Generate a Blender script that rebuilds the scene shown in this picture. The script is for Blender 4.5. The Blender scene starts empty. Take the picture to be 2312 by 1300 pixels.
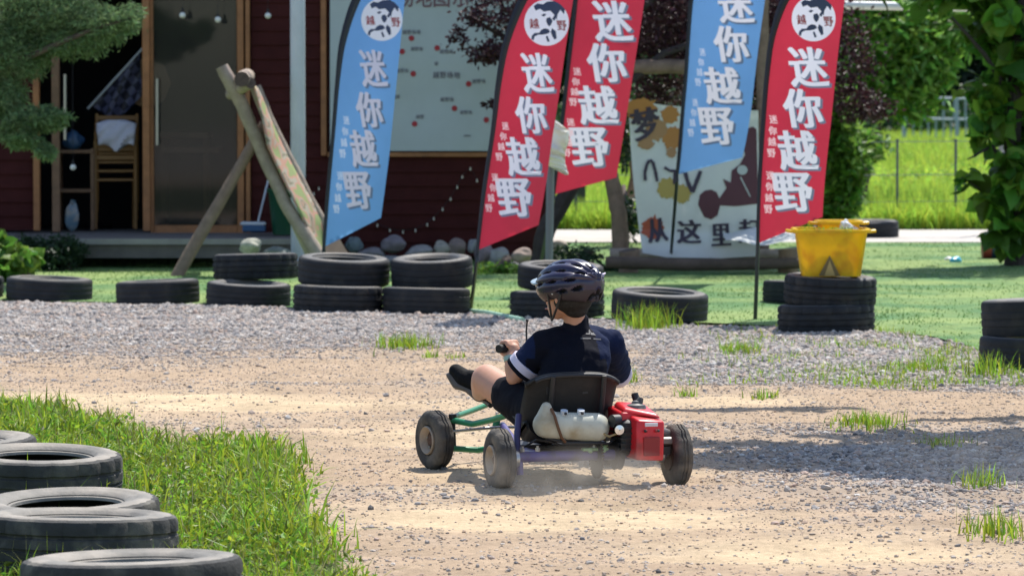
import bpy, math, random
import numpy as np
from mathutils import Vector, Matrix
random.seed(7); rng = np.random.default_rng(7)
R = math.radians
SC = bpy.context.scene
COL = SC.collection
# ------------------------------------------------------------------ camera
F = 9000.0; CX, CY = 1156.0, 650.0; TH = math.atan(460/F); H = 1.5
cd = bpy.data.cameras.new('camera'); cam = bpy.data.objects.new('camera', cd); COL.objects.link(cam)
cd.sensor_width = 36; cd.lens = F/2312*36; cd.clip_start = .1; cd.clip_end = 2000
cam.location = (0, 0, H); cam.rotation_euler = (R(90)-TH, 0, 0); SC.camera = cam
cd.dof.use_dof = True; cd.dof.focus_distance = 14.9; cd.dof.aperture_fstop = 8
# ------------------------------------------------------------------ world, sun, exposure
AZ, EL = math.atan2(.42, .907), R(60)
world = bpy.data.worlds.new('World'); SC.world = world; world.use_nodes = True
wn = world.node_tree; bg = wn.nodes['Background']; sky = wn.nodes.new('ShaderNodeTexSky')
sky.sky_type = 'NISHITA'; sky.sun_disc = False; sky.sun_elevation = EL; sky.sun_rotation = AZ
wn.links.new(sky.outputs[0], bg.inputs[0]); bg.inputs[1].default_value = .15
SUN = Vector((math.sin(AZ)*math.cos(EL), math.cos(AZ)*math.cos(EL), math.sin(EL)))
sl = bpy.data.lights.new('sun', 'SUN'); sl.energy = 4.4; sl.angle = R(.55); sl.color = (1, .955, .88)
so = bpy.data.objects.new('sun', sl); COL.objects.link(so); so.location = (5, 10, 30)
so.rotation_euler = (-SUN).to_track_quat('-Z', 'Y').to_euler()
SC.view_settings.view_transform = 'Standard'; SC.view_settings.look = 'None'
SC.view_settings.gamma = 1; SC.view_settings.exposure = .45
SC.cycles.max_bounces = 6; SC.cycles.transparent_max_bounces = 8; SC.cycles.volume_bounces = 0

# ------------------------------------------------------------------ pixel helpers (photo pixel at a real distance)
ct, st = math.cos(TH), math.sin(TH)
def ray(u, v):
    a = (u-CX)/F; b = (CY-v)/F
    return Vector((a, ct+b*st, -st+b*ct))
def at(u, v, Y):
    d = ray(u, v); k = Y/d.y
    return Vector((d.x*k, Y, H+d.z*k))
def gz(u, v, z=0.0):
    d = ray(u, v); k = (z-H)/d.z
    return Vector((d.x*k, d.y*k, z))
def to_px(x, y, z=0):
    # inverse of at(), numpy arrays
    zz = z-H; depth = y*ct - zz*st; up = y*st + zz*ct
    return CX + F*x/depth, CY - F*up/depth

# ------------------------------------------------------------------ materials
MATS = {}
def nd(nt, typ, **kw):
    n = nt.nodes.new(typ)
    for k, v in kw.items(): setattr(n, k, v)
    return n
def mat(name, col, rough=.7, metal=0, spec=.5, var=0, vscale=8, bump=0, bscale=60, trans=0, island=0, col2=None, c2scale=5, c2lo=.45, c2hi=.6, hue=0, sheen=0):
    if name in MATS: return MATS[name]
    m = bpy.data.materials.new(name); m.use_nodes = True; nt = m.node_tree; L = nt.links
    b = nt.nodes['Principled BSDF']; out = nt.nodes['Material Output']
    b.inputs['Roughness'].default_value = rough; b.inputs['Metallic'].default_value = metal
    b.inputs['Specular IOR Level'].default_value = spec
    tc = nd(nt, 'ShaderNodeTexCoord')
    cur = nd(nt, 'ShaderNodeRGB'); cur.outputs[0].default_value = (*col, 1); cur = cur.outputs[0]
    if col2 is not None:
        nz = nd(nt, 'ShaderNodeTexNoise'); nz.inputs['Scale'].default_value = c2scale; nz.inputs['Detail'].default_value = 5
        L.new(tc.outputs['Object'], nz.inputs['Vector'])
        mr = nd(nt, 'ShaderNodeMapRange'); mr.inputs[1].default_value = c2lo; mr.inputs[2].default_value = c2hi
        L.new(nz.outputs[0], mr.inputs[0])
        mx = nd(nt, 'ShaderNodeMix', data_type='RGBA'); L.new(mr.outputs[0], mx.inputs[0]); L.new(cur, mx.inputs[6]); mx.inputs[7].default_value = (*col2, 1)
        cur = mx.outputs[2]
    if var or island:
        hs = nd(nt, 'ShaderNodeHueSaturation'); L.new(cur, hs.inputs['Color'])
        val = None
        if var:
            nz = nd(nt, 'ShaderNodeTexNoise'); nz.inputs['Scale'].default_value = vscale; nz.inputs['Detail'].default_value = 6; nz.inputs['Roughness'].default_value = .65
            L.new(tc.outputs['Object'], nz.inputs['Vector'])
            mr = nd(nt, 'ShaderNodeMapRange'); mr.inputs[1].default_value = .25; mr.inputs[2].default_value = .75; mr.inputs[3].default_value = 1-var; mr.inputs[4].default_value = 1+var
            L.new(nz.outputs[0], mr.inputs[0]); val = mr.outputs[0]
        if island:
            g = nd(nt, 'ShaderNodeNewGeometry')
            mr = nd(nt, 'ShaderNodeMapRange'); mr.inputs[3].default_value = 1-island; mr.inputs[4].default_value = 1+island
            L.new(g.outputs['Random Per Island'], mr.inputs[0])
            if val is not None:
                mu = nd(nt, 'ShaderNodeMath', operation='MULTIPLY'); L.new(val, mu.inputs[0]); L.new(mr.outputs[0], mu.inputs[1]); val = mu.outputs[0]
            else: val = mr.outputs[0]
            if hue:
                m1 = nd(nt, 'ShaderNodeMath', operation='MULTIPLY'); m1.inputs[1].default_value = 7.31; L.new(g.outputs['Random Per Island'], m1.inputs[0])
                m2 = nd(nt, 'ShaderNodeMath', operation='FRACT'); L.new(m1.outputs[0], m2.inputs[0])
                m3 = nd(nt, 'ShaderNodeMapRange'); m3.inputs[3].default_value = .5-hue; m3.inputs[4].default_value = .5+hue; L.new(m2.outputs[0], m3.inputs[0]); L.new(m3.outputs[0], hs.inputs['Hue'])
        L.new(val, hs.inputs['Value']); cur = hs.outputs[0]
    L.new(cur, b.inputs['Base Color'])
    if bump:
        nz = nd(nt, 'ShaderNodeTexNoise'); nz.inputs['Scale'].default_value = bscale; nz.inputs['Detail'].default_value = 5
        L.new(tc.outputs['Object'], nz.inputs['Vector'])
        bp = nd(nt, 'ShaderNodeBump'); bp.inputs['Strength'].default_value = bump; bp.inputs['Distance'].default_value = .01
        L.new(nz.outputs[0], bp.inputs['Height']); L.new(bp.outputs[0], b.inputs['Normal'])
    if trans:
        tr = nd(nt, 'ShaderNodeBsdfTranslucent'); L.new(cur, tr.inputs[0])
        ms = nd(nt, 'ShaderNodeMixShader'); ms.inputs[0].default_value = trans
        L.new(b.outputs[0], ms.inputs[1]); L.new(tr.outputs[0], ms.inputs[2]); L.new(ms.outputs[0], out.inputs[0])
    MATS[name] = m; return m
def glass(name, col, alpha):
    m = bpy.data.materials.new(name); m.use_nodes = True; nt = m.node_tree; L = nt.links
    b = nt.nodes['Principled BSDF']; b.inputs['Base Color'].default_value = (*col, 1); b.inputs['Roughness'].default_value = .04
    b.inputs['Alpha'].default_value = alpha; b.inputs['Specular IOR Level'].default_value = .6
    return m

# ------------------------------------------------------------------ object helpers
def W(o):
    m = Matrix.Identity(4)
    while o is not None: m = o.matrix_basis @ m; o = o.parent
    return m
def tag(o, label=None, cat=None, group=None, kind=None):
    if label: o['label'] = label
    if cat: o['category'] = cat
    if group: o['group'] = group
    if kind: o['kind'] = kind
    return o
def thing(name, label, cat, loc, rz=0, group=None):
    o = bpy.data.objects.new(name, None); COL.objects.link(o); o.location = loc; o.rotation_euler = (0, 0, rz); o.empty_display_size = .1
    return tag(o, label, cat, group)
class MB:
    def __init__(s): s.v = []; s.f = []; s.m = []
    def add(s, vs, fs, mi=0):
        n = len(s.v); s.v += [tuple(p) for p in vs]; s.f += [tuple(i+n for i in f) for f in fs]; s.m += [mi]*len(fs); return s
    def box(s, c, size, rot=None, mi=0, bev=0):
        hx, hy, hz = [k/2 for k in size]; c = Vector(c)
        if bev:
            b = bev; vs = []
            for z, o in ((-hz, b), (-hz+b, 0), (hz-b, 0), (hz, b)):
                for sx, sy in ((-1, -1), (1, -1), (1, 1), (-1, 1)):
                    x, y = hx-o, hy-o
                    k = min(b, x*.5, y*.5)
                    if (sx, sy) == (-1, -1): vs += [(-x, -y+k, z), (-x+k, -y, z)]
                    if (sx, sy) == (1, -1): vs += [(x-k, -y, z), (x, -y+k, z)]
                    if (sx, sy) == (1, 1): vs += [(x, y-k, z), (x-k, y, z)]
                    if (sx, sy) == (-1, 1): vs += [(-x+k, y, z), (-x, y-k, z)]
            fs = [tuple(range(7, -1, -1)), tuple(range(24, 32))]
            for r in range(3):
                for i in range(8):
                    j = (i+1) % 8; fs.append((r*8+i, r*8+j, r*8+8+j, r*8+8+i))
        else:
            vs = [(x, y, z) for z in (-hz, hz) for x, y in ((-hx, -hy), (hx, -hy), (hx, hy), (-hx, hy))]
            fs = [(3, 2, 1, 0), (4, 5, 6, 7), (0, 1, 5, 4), (1, 2, 6, 5), (2, 3, 7, 6), (3, 0, 4, 7)]
        out = []
        for p in vs:
            p = Vector(p)
            if rot is not None: p = rot @ p
            out.append(p+c)
        return s.add(out, fs, mi)
    def tube(s, pts, rad, n=8, mi=0, cap=True, squash=None):
        pts = [Vector(p) for p in pts]
        if not hasattr(rad, '__len__'): rad = [rad]*len(pts)
        vs = []; prev = None
        for i, p in enumerate(pts):
            d = (pts[min(i+1, len(pts)-1)]-pts[max(i-1, 0)]).normalized()
            if prev is None:
                a = d.orthogonal().normalized()
            else:
                a = (prev - d*prev.dot(d)).normalized()
            prev = a; b = d.cross(a)
            for k in range(n):
                t = 2*math.pi*k/n; vs.append(p+(a*math.cos(t)+b*math.sin(t))*rad[i])
        fs = []
        for i in range(len(pts)-1):
            for k in range(n):
                j = (k+1) % n; fs.append((i*n+k, i*n+j, (i+1)*n+j, (i+1)*n+k))
        if cap: fs.append(tuple(range(n-1, -1, -1))); fs.append(tuple(range((len(pts)-1)*n, len(pts)*n)))
        return s.add(vs, fs, mi)
    def lathe(s, prof, origin, axis=(0, 0, 1), n=40, mi=None, closed=True):
        """prof: (axial, radius[, mat]) closed loop"""
        ax = Vector(axis).normalized(); a = ax.orthogonal().normalized(); b = ax.cross(a); o = Vector(origin); vs = []; N = len(prof)
        for k in range(n):
            t = 2*math.pi*k/n; dr = a*math.cos(t)+b*math.sin(t)
            for q in prof: vs.append(o+ax*q[0]+dr*q[1])
        base = len(s.v); s.v += [tuple(p) for p in vs]
        for k in range(n):
            j = (k+1) % n
            for i in range(N if closed else N-1):
                i2 = (i+1) % N
                s.f.append((base+k*N+i, base+k*N+i2, base+j*N+i2, base+j*N+i)); s.m.append(prof[i][2] if len(prof[i]) > 2 else (mi or 0))
        return s
    def sheet(s, grid, mi=0):
        r = len(grid); c = len(grid[0])
        return s.add([p for row in grid for p in row], [(i*c+j, i*c+j+1, (i+1)*c+j+1, (i+1)*c+j) for i in range(r-1) for j in range(c-1)], mi)
    def blob(s, c, rad, n=2, jit=0, mi=0, rot=None, seed=None):
        rr = random.Random(seed) if seed is not None else random
        V, Fc = ICO[n]; c = Vector(c)
        if not hasattr(rad, '__len__'): rad = (rad,)*3
        ph = [rr.uniform(0, 6) for _ in range(6)]
        out = []
        for p in V:
            k = 1+jit*(math.sin(p[0]*3+ph[0])*math.sin(p[1]*3.3+ph[1])+.6*math.sin(p[2]*5+ph[2]+p[0]*2)*math.sin(p[1]*4+ph[3]))
            q = Vector((p[0]*rad[0]*k, p[1]*rad[1]*k, p[2]*rad[2]*k))
            if rot is not None: q = rot @ q
            out.append(q+c)
        return s.add(out, Fc, mi)
    def build(s, name, mats, parent=None, smooth=False, label=None):
        if not isinstance(mats, (list, tuple)): mats = [mats]
        me = bpy.data.meshes.new(name)
        vs = s.v
        if parent is not None:
            inv = W(parent).inverted(); vs = [tuple(inv @ Vector(p)) for p in vs]
        me.from_pydata(vs, [], s.f)
        for m in mats: me.materials.append(m)
        if len(mats) > 1: me.polygons.foreach_set('material_index', s.m)
        if smooth:
            me.polygons.foreach_set('use_smooth', [True]*len(me.polygons))
            try: me.set_sharp_from_angle(angle=R(38))
            except Exception: pass
        me.update()
        o = bpy.data.objects.new(name, me); COL.objects.link(o)
        if parent is not None: o.parent = parent
        if label: o['label'] = label
        return o
def _ico():
    t = (1+5**.5)/2
    V = [Vector(p).normalized() for p in [(-1, t, 0), (1, t, 0), (-1, -t, 0), (1, -t, 0), (0, -1, t), (0, 1, t), (0, -1, -t), (0, 1, -t), (t, 0, -1), (t, 0, 1), (-t, 0, -1), (-t, 0, 1)]]
    Fc = [(0, 11, 5), (0, 5, 1), (0, 1, 7), (0, 7, 10), (0, 10, 11), (1, 5, 9), (5, 11, 4), (11, 10, 2), (10, 7, 6), (7, 1, 8), (3, 9, 4), (3, 4, 2), (3, 2, 6), (3, 6, 8), (3, 8, 9), (4, 9, 5), (2, 4, 11), (6, 2, 10), (8, 6, 7), (9, 8, 1)]
    res = {0: (V[:], Fc[:])}
    for lv in (1, 2, 3):
        V = V[:]; cache = {}; nf = []
        def mid(a, b):
            k = (min(a, b), max(a, b))
            if k not in cache: cache[k] = len(V); V.append(((V[a]+V[b])/2).normalized())
            return cache[k]
        for a, b, c in Fc:
            x, y, z = mid(a, b), mid(b, c), mid(c, a); nf += [(a, x, z), (b, y, x), (c, z, y), (x, y, z)]
        Fc = nf; res[lv] = (V[:], Fc[:])
    return res
ICO = _ico()
def npmesh(name, V, Fa, mats, parent=None, smooth=False, mi=None):
    """V (n,3), Fa (m,k) arrays"""
    V = np.asarray(V, dtype=np.float32); Fa = np.asarray(Fa, dtype=np.int32); m, k = Fa.shape
    if parent is not None:
        inv = np.array(W(parent).inverted()); V = V @ inv[:3, :3].T.astype(np.float32)+inv[:3, 3].astype(np.float32)
    me = bpy.data.meshes.new(name); me.vertices.add(len(V)); me.vertices.foreach_set('co', V.ravel())
    me.loops.add(m*k); me.loops.foreach_set('vertex_index', Fa.ravel())
    me.polygons.add(m); me.polygons.foreach_set('loop_start', np.arange(m, dtype=np.int32)*k)
    try: me.polygons.foreach_set('loop_total', np.full(m, k, dtype=np.int32))
    except Exception: pass
    if not isinstance(mats, (list, tuple)): mats = [mats]
    for x in mats: me.materials.append(x)
    if mi is not None: me.polygons.foreach_set('material_index', np.asarray(mi, dtype=np.int32))
    me.polygons.foreach_set('use_smooth', np.full(m, smooth))
    me.update(calc_edges=True); me.validate()
    o = bpy.data.objects.new(name, me); COL.objects.link(o)
    if parent is not None: o.parent = parent
    return o
def organic(name, chains, m, parent, voxel=.006, smooth=4, label=None, wr=0, wf=14):
    """one continuous skin grown round chains of (point, radius | (rx,ry,rz)) : union of spheres, voxel remeshed"""
    b = MB()
    for ch in chains:
        for i in range(len(ch)-1):
            (p, r), (q, s2) = ch[i], ch[i+1]; p = Vector(p); q = Vector(q)
            r = Vector(r if hasattr(r, '__len__') else (r,)*3); s2 = Vector(s2 if hasattr(s2, '__len__') else (s2,)*3)
            n = max(2, int((q-p).length/(min(min(r), min(s2))*.35))+1)
            for k in range(n+1):
                t = k/n; b.blob(p.lerp(q, t), tuple(r.lerp(s2, t)), 2)
    me = bpy.data.meshes.new('tmp'); me.from_pydata(b.v, [], b.f); o = bpy.data.objects.new('tmp', me); COL.objects.link(o)
    rm = o.modifiers.new('r', 'REMESH'); rm.mode = 'VOXEL'; rm.voxel_size = voxel
    sm = o.modifiers.new('s', 'SMOOTH'); sm.iterations = smooth; sm.factor = .5
    dg = bpy.context.evaluated_depsgraph_get(); dg.update()
    res = bpy.data.meshes.new_from_object(o.evaluated_get(dg))
    n = len(res.vertices); co = np.empty(n*3, dtype=np.float32); res.vertices.foreach_get('co', co)
    if wr:
        no = np.empty(n*3, dtype=np.float32); res.vertices.foreach_get('normal', no); no = no.reshape(-1, 3); q = co.reshape(-1, 3)
        from mathutils import noise as mn
        dsp = np.array([mn.noise(Vector((p[0]*wf, p[1]*wf, p[2]*wf*2.2)))+.6*abs(mn.noise(Vector((p[0]*wf*2.3+5, p[1]*wf*2.3, p[2]*wf*1.2)))) for p in q]); co = (q+no*(np.maximum(dsp, -.25)*wr+.0035)[:, None]).ravel()
    inv = np.array(W(parent).inverted()); co = co.reshape(-1, 3) @ inv[:3, :3].T+inv[:3, 3]
    res.vertices.foreach_set('co', co.astype(np.float32).ravel())
    res.materials.clear(); res.materials.append(m); res.polygons.foreach_set('use_smooth', [True]*len(res.polygons))
    bpy.data.objects.remove(o); bpy.data.meshes.remove(me)
    res.name = name; r2 = bpy.data.objects.new(name, res); COL.objects.link(r2); r2.parent = parent
    if label: r2['label'] = label
    return r2
# glyphs
GL = {}
def glyph(ch, off=.0):
    if (ch, off) in GL: return GL[(ch, off)]
    c = bpy.data.curves.new('g', 'FONT'); c.body = ch; c.offset = off; c.resolution_u = 3
    o = bpy.data.objects.new('g', c); COL.objects.link(o); dg = bpy.context.evaluated_depsgraph_get(); dg.update()
    m = bpy.data.meshes.new_from_object(o.evaluated_get(dg))
    V = [(v.co.x, v.co.y) for v in m.vertices]; Fc = [tuple(p.vertices) for p in m.polygons]
    bpy.data.objects.remove(o); bpy.data.meshes.remove(m); bpy.data.curves.remove(c)
    xs = [p[0] for p in V]; ys = [p[1] for p in V]; x0, x1, y0, y1 = min(xs), max(xs), min(ys), max(ys)
    V = [((x-x0)/(x1-x0)-.5, (y-y0)/(y1-y0)-.5) for x, y in V]
    GL[(ch, off)] = (V, Fc); return GL[(ch, off)]
def write(mb, ch, cu, cv, w, h, fn, shear=0, du=0, dv=0, lift=.006, off=.02, mi=0, rot=0):
    V, Fc = glyph(ch, .010)
    k = max(0, off-.010); steps = [0] if k < .008 else [-k, 0, k]
    for q, sx in enumerate(steps): _write(mb, V, Fc, cu, cv, w, h, fn, shear, du, dv, lift+.0004*q, mi, rot, sx)
def _write(mb, V, Fc, cu, cv, w, h, fn, shear, du, dv, lift, mi, rot, sx):
    out = []
    for x, y in V:
        a, b = (x+sx)*w, y*h
        if rot: a, b = a*math.cos(rot)-b*math.sin(rot), a*math.sin(rot)+b*math.cos(rot)
        uu = cu+a+du; vv = cv-b+dv; uu += shear*b
        p = fn(uu, vv); out.append(at(uu, vv, p-lift))
    mb.add(out, Fc, mi)
import bmesh
def poly(mb, pts, fn, lift=.006, mi=0):
    bm = bmesh.new(); bm.faces.new([bm.verts.new((u, v, 0)) for u, v in pts]); bm.normal_update(); bmesh.ops.triangulate(bm, faces=bm.faces[:], ngon_method='EAR_CLIP')
    for it in range(4):
        es = [e for e in bm.edges if e.calc_length() > 22]
        if not es: break
        bmesh.ops.subdivide_edges(bm, edges=es, cuts=1); bmesh.ops.triangulate(bm, faces=bm.faces[:])
    bm.verts.index_update()
    mb.add([at(v.co.x, v.co.y, fn(v.co.x, v.co.y)-lift) for v in bm.verts], [tuple(v.index for v in f.verts) for f in bm.faces], mi); bm.free()

# value noise
_G = rng.random((256, 256)).astype(np.float32)
def vnoise(x, y):
    xi = np.floor(x).astype(int); yi = np.floor(y).astype(int); fx = x-xi; fy = y-yi; fx = fx*fx*(3-2*fx); fy = fy*fy*(3-2*fy)
    g = lambda a, b: _G[a % 256, b % 256]
    return (g(xi, yi)*(1-fx)+g(xi+1, yi)*fx)*(1-fy)+(g(xi, yi+1)*(1-fx)+g(xi+1, yi+1)*fx)*fy
def fbm(x, y, o=4):
    s = 0; a = .5; t = 0
    for i in range(o): s = s+a*vnoise(x*2**i+17*i, y*2**i+5*i); t += a; a *= .5
    return s/t
def inpoly(px, py, P):
    r = np.zeros(px.shape, bool); n = len(P); j = n-1
    for i in range(n):
        xi, yi = P[i]; xj, yj = P[j]
        c = ((yi > py) != (yj > py)) & (px < (xj-xi)*(py-yi)/((yj-yi)+1e-12)+xi); r ^= c; j = i
    return r

# ================================================================== SETTING: terrain
gp = lambda u, v: tuple(gz(u, v)[:2])
GRASSP = [(-9, 9.0)] + [gp(*q) for q in [(-900, 820), (-200, 870), (0, 893), (70, 908), (170, 930), (250, 962), (330, 990), (480, 1012), (600, 1008), (650, 1040), (668, 1080), (680, 1130), (695, 1200), (735, 1262), (785, 1310), (850, 1420)]] + [(-.05, 9.0)]
TURFE = [gp(*q) for q in [(-700, 676), (0, 683), (300, 690), (700, 706), (1100, 712), (1600, 735), (1980, 752), (2100, 765), (2230, 800), (2330, 850), (2500, 950)]]
def turf_edge(x):
    xs = [p[0] for p in TURFE]; ys = [p[1] for p in TURFE]; return np.interp(x, xs, ys)
def height(x, y):
    h = .02*(fbm(x*1.3+9, y*1.3, 4)-.5)+.012*(fbm(x*6, y*6, 3)-.5)
    h = h+.055*(fbm(x*.45+2+y*.1, y*2.6, 3)-.5)*(y < 27)
    k = np.clip((y-40)/10, 0, 1); h = h*(1-k)+k*.25*(fbm(x*.15, y*.15, 3)-.5)
    e = turf_edge(x)-y                       # low gravel bank along the tyres
    h = h+.012*np.exp(-((e-.35)/.3)**2)*(y < 30)
    k2 = np.clip((y-turf_edge(x))/.15, 0, 1)*np.clip((42-y)/3, 0, 1)
    return h*(1-.75*k2)
def zones(x, y):
    u, v = to_px(x, y); n1 = fbm(x*1.1+3, y*2.2, 4); n2 = fbm(x*4+30, y*5, 3)
    cream = np.zeros_like(x)
    for cu, cv, ru, rv, w in [(560, 912, 430, 26, 1.1), (100, 905, 300, 30, .7), (900, 985, 330, 26, .75), (1230, 1175, 420, 34, 1.15), (1850, 1250, 480, 42, .85), (1650, 908, 260, 20, .7), (1050, 1080, 200, 30, .6), (1450, 1075, 200, 22, .8), (250, 770, 380, 26, .35), (2150, 1140, 260, 30, .3)]:
        cream = cream+w*np.exp(-((u-cu)/ru)**2-((v-cv)/rv)**2)
    cream = np.clip((cream*1.15+(n1-.5)*1.3-.28)*1.5, 0, 1)
    gray = np.clip((830-v)/90, 0, 1)
    gray = np.maximum(gray, np.clip((890-v)/50, 0, 1)*np.clip((u-1350)/250, 0, 1))
    gray = np.maximum(gray, np.clip(((u-1500)/500), 0, 1)*.7*np.clip((v-950)/60, 0, 1)*np.clip((1180-v)/80, 0, 1))
    gray = np.clip(gray*1.1+(n1-.5)*.9+(n2-.5)*.5, 0, 1)*(1-cream*.8)
    return cream, gray
xs = np.concatenate([np.linspace(-400, -12, 14), np.linspace(-10, -3.2, 30)[:-1], np.linspace(-3.2, 3.4, 200), np.linspace(3.4, 12, 36)[1:], np.linspace(14, 400, 14)])
ys = np.concatenate([np.linspace(-60, 8, 8), np.linspace(9, 28, 420), np.linspace(28, 46, 80)[1:], np.linspace(47, 130, 50), np.linspace(140, 700, 14)])
X, Y = np.meshgrid(xs, ys); Z = height(X, Y)
nx, ny = len(xs), len(ys); idx = np.arange(nx*ny).reshape(ny, nx)
Fa = np.stack([idx[:-1, :-1], idx[:-1, 1:], idx[1:, 1:], idx[1:, :-1]], -1).reshape(-1, 4)
cream, gray = zones(X, Y); grassm = inpoly(X, Y, GRASSP).astype(float); meadow = np.clip((Y-40.6)/.6, 0, 1)
def terrain_mat():
    m = bpy.data.materials.new('ground_dirt'); m.use_nodes = True; nt = m.node_tree; L = nt.links; b = nt.nodes['Principled BSDF']
    b.inputs['Roughness'].default_value = .95; b.inputs['Specular IOR Level'].default_value = .2
    at_ = nd(nt, 'ShaderNodeAttribute', attribute_name='zone'); sep = nd(nt, 'ShaderNodeSeparateColor'); L.new(at_.outputs['Color'], sep.inputs[0])
    tc = nd(nt, 'ShaderNodeTexCoord')
    def mix(f, a, c):
        x = nd(nt, 'ShaderNodeMix', data_type='RGBA')
        L.new(f, x.inputs[0])
        if isinstance(a, tuple): x.inputs[6].default_value = (*a, 1)
        else: L.new(a, x.inputs[6])
        if isinstance(c, tuple): x.inputs[7].default_value = (*c, 1)
        else: L.new(c, x.inputs[7])
        return x.outputs[2]
    def noise(s, d=5, r=.6):
        n = nd(nt, 'ShaderNodeTexNoise'); n.inputs['Scale'].default_value = s; n.inputs['Detail'].default_value = d; n.inputs['Roughness'].default_value = r; L.new(tc.outputs['Object'], n.inputs['Vector']); return n.outputs[0]
    c = mix(sep.outputs[0], (.45, .33, .222), (.61, .465, .295))
    c = mix(sep.outputs[1], c, (.37, .325, .29))
    c = mix(sep.outputs[2], c, (.07, .085, .03))
    hs = nd(nt, 'ShaderNodeHueSaturation'); L.new(c, hs.inputs['Color'])
    mr = nd(nt, 'ShaderNodeMapRange'); mr.inputs[1].default_value = .3; mr.inputs[2].default_value = .7; mr.inputs[3].default_value = .74; mr.inputs[4].default_value = 1.2
    L.new(noise(24, 10, .8), mr.inputs[0])
    mr2 = nd(nt, 'ShaderNodeMapRange'); mr2.inputs[1].default_value = .3; mr2.inputs[2].default_value = .7; mr2.inputs[3].default_value = .82; mr2.inputs[4].default_value = 1.12
    L.new(noise(3, 4), mr2.inputs[0]); mu = nd(nt, 'ShaderNodeMath', operation='MULTIPLY'); L.new(mr.outputs[0], mu.inputs[0]); L.new(mr2.outputs[0], mu.inputs[1]); L.new(mu.outputs[0], hs.inputs['Value'])
    L.new(hs.outputs[0], b.inputs['Base Color'])
    bp = nd(nt, 'ShaderNodeBump'); bp.inputs['Strength'].default_value = .8; bp.inputs['Distance'].default_value = .012; L.new(noise(70, 6, .7), bp.inputs['Height']); L.new(bp.outputs[0], b.inputs['Normal'])
    return m
ter = npmesh('ground', np.stack([X, Y, Z], -1).reshape(-1, 3), Fa, terrain_mat(), smooth=True)
ca = ter.data.color_attributes.new('zone', 'FLOAT_COLOR', 'POINT')
zc = np.zeros((nx*ny, 4), dtype=np.float32); zc[:, 0] = cream.ravel(); zc[:, 1] = gray.ravel(); zc[:, 2] = np.clip(grassm+meadow, 0, 1).ravel(); zc[:, 3] = 1
ca.data.foreach_set('color', zc.ravel()); tag(ter, kind='structure')

# ---- loose gravel (nobody could count it)
def stones(name, x, y, size, m, squash=(.45, .85), z0=None):
    n = len(x); V0 = np.array([tuple(p) for p in ICO[0][0]]); F0 = np.array(ICO[0][1])
    sc = size[:, None]*np.stack([rng.uniform(.7, 1.25, n), rng.uniform(.7, 1.25, n), rng.uniform(squash[0], squash[1], n)], -1)
    jit = rng.uniform(.72, 1.2, (n, 12, 1)); v = V0[None]*jit*sc[:, None, :]
    a = rng.uniform(0, 6.28, n); b = rng.normal(0, .35, n); ca_, sa = np.cos(a), np.sin(a); cb, sb = np.cos(b), np.sin(b)
    x1 = v[..., 0]; y1 = v[..., 1]*cb[:, None]-v[..., 2]*sb[:, None]; z1 = v[..., 1]*sb[:, None]+v[..., 2]*cb[:, None]
    x2 = x1*ca_[:, None]-y1*sa[:, None]; y2 = x1*sa[:, None]+y1*ca_[:, None]
    zz = height(x, y)+sc[:, 2]*.25
    P = np.stack([x2+x[:, None], y2+y[:, None], z1+zz[:, None]], -1).reshape(-1, 3)
    Fx = (F0[None]+(np.arange(n)*12)[:, None, None]).reshape(-1, 3)
    return npmesh(name, P, Fx, m)
def stone_mat(name, ramp):
    m = bpy.data.materials.new(name); m.use_nodes = True; nt = m.node_tree; L = nt.links; b = nt.nodes['Principled BSDF']; b.inputs['Roughness'].default_value = .85; b.inputs['Specular IOR Level'].default_value = .3
    g = nd(nt, 'ShaderNodeNewGeometry'); cr = nd(nt, 'ShaderNodeValToRGB'); L.new(g.outputs['Random Per Island'], cr.inputs[0]); e = cr.color_ramp.elements
    cr.color_ramp.interpolation = 'CONSTANT'
    e[0].position = 0; e[0].color = (*ramp[0][1], 1); e[1].position = ramp[1][0]; e[1].color = (*ramp[1][1], 1)
    for p, c in ramp[2:]: q = e.new(p); q.color = (*c, 1)
    L.new(cr.outputs[0], b.inputs['Base Color']); return m
GM = stone_mat('gravel_stone', [(0, (.34, .31, .285)), (.2, (.43, .38, .34)), (.38, (.28, .26, .25)), (.52, (.42, .33, .27)), (.68, (.50, .44, .385)), (.82, (.21, .20, .20)), (.88, (.60, .57, .53)), (.92, (.46, .34, .28)), (.965, (.14, .135, .135))])
N = 420000
d = np.sqrt(rng.uniform(11.6**2, 27.2**2, N)); x = rng.uniform(-.138, .142, N)*d; y = d
cr_, gr_ = zones(x, y); pr = (.22+.74*gr_-.18*cr_+.1*(fbm(x*3, y*3, 2)-.5))*.8
keep = (rng.random(N) < pr) & ~inpoly(x, y, GRASSP) & (y < turf_edge(x)+.05)
x, y = x[keep], y[keep]; gr_ = gr_[keep]
sz = (.004+rng.gamma(2.0, .0020, len(x)))*(.75+.55*gr_)
gsel = rng.random(len(x)) < np.clip(gr_*1.3, .12, .95)
GT = stone_mat('tan_stone', [(0, (.42, .32, .24)), (.25, (.37, .29, .22)), (.45, (.50, .40, .30)), (.62, (.40, .29, .215)), (.78, (.30, .25, .21)), (.9, (.24, .205, .18)), (.96, (.52, .46, .4))])
tag(stones('dirt_crumbs', x[~gsel], y[~gsel], np.clip(sz[~gsel]*.75, .003, .013), GT, (.35, .7)), 'tan crumbs and small stones pressed into the dirt track', 'gravel', kind='stuff')
tag(stones('gravel', x[gsel], y[gsel], np.clip(sz[gsel], .003, .026), GM), 'loose grey and tan gravel spread over the track', 'gravel', kind='stuff')
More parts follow.
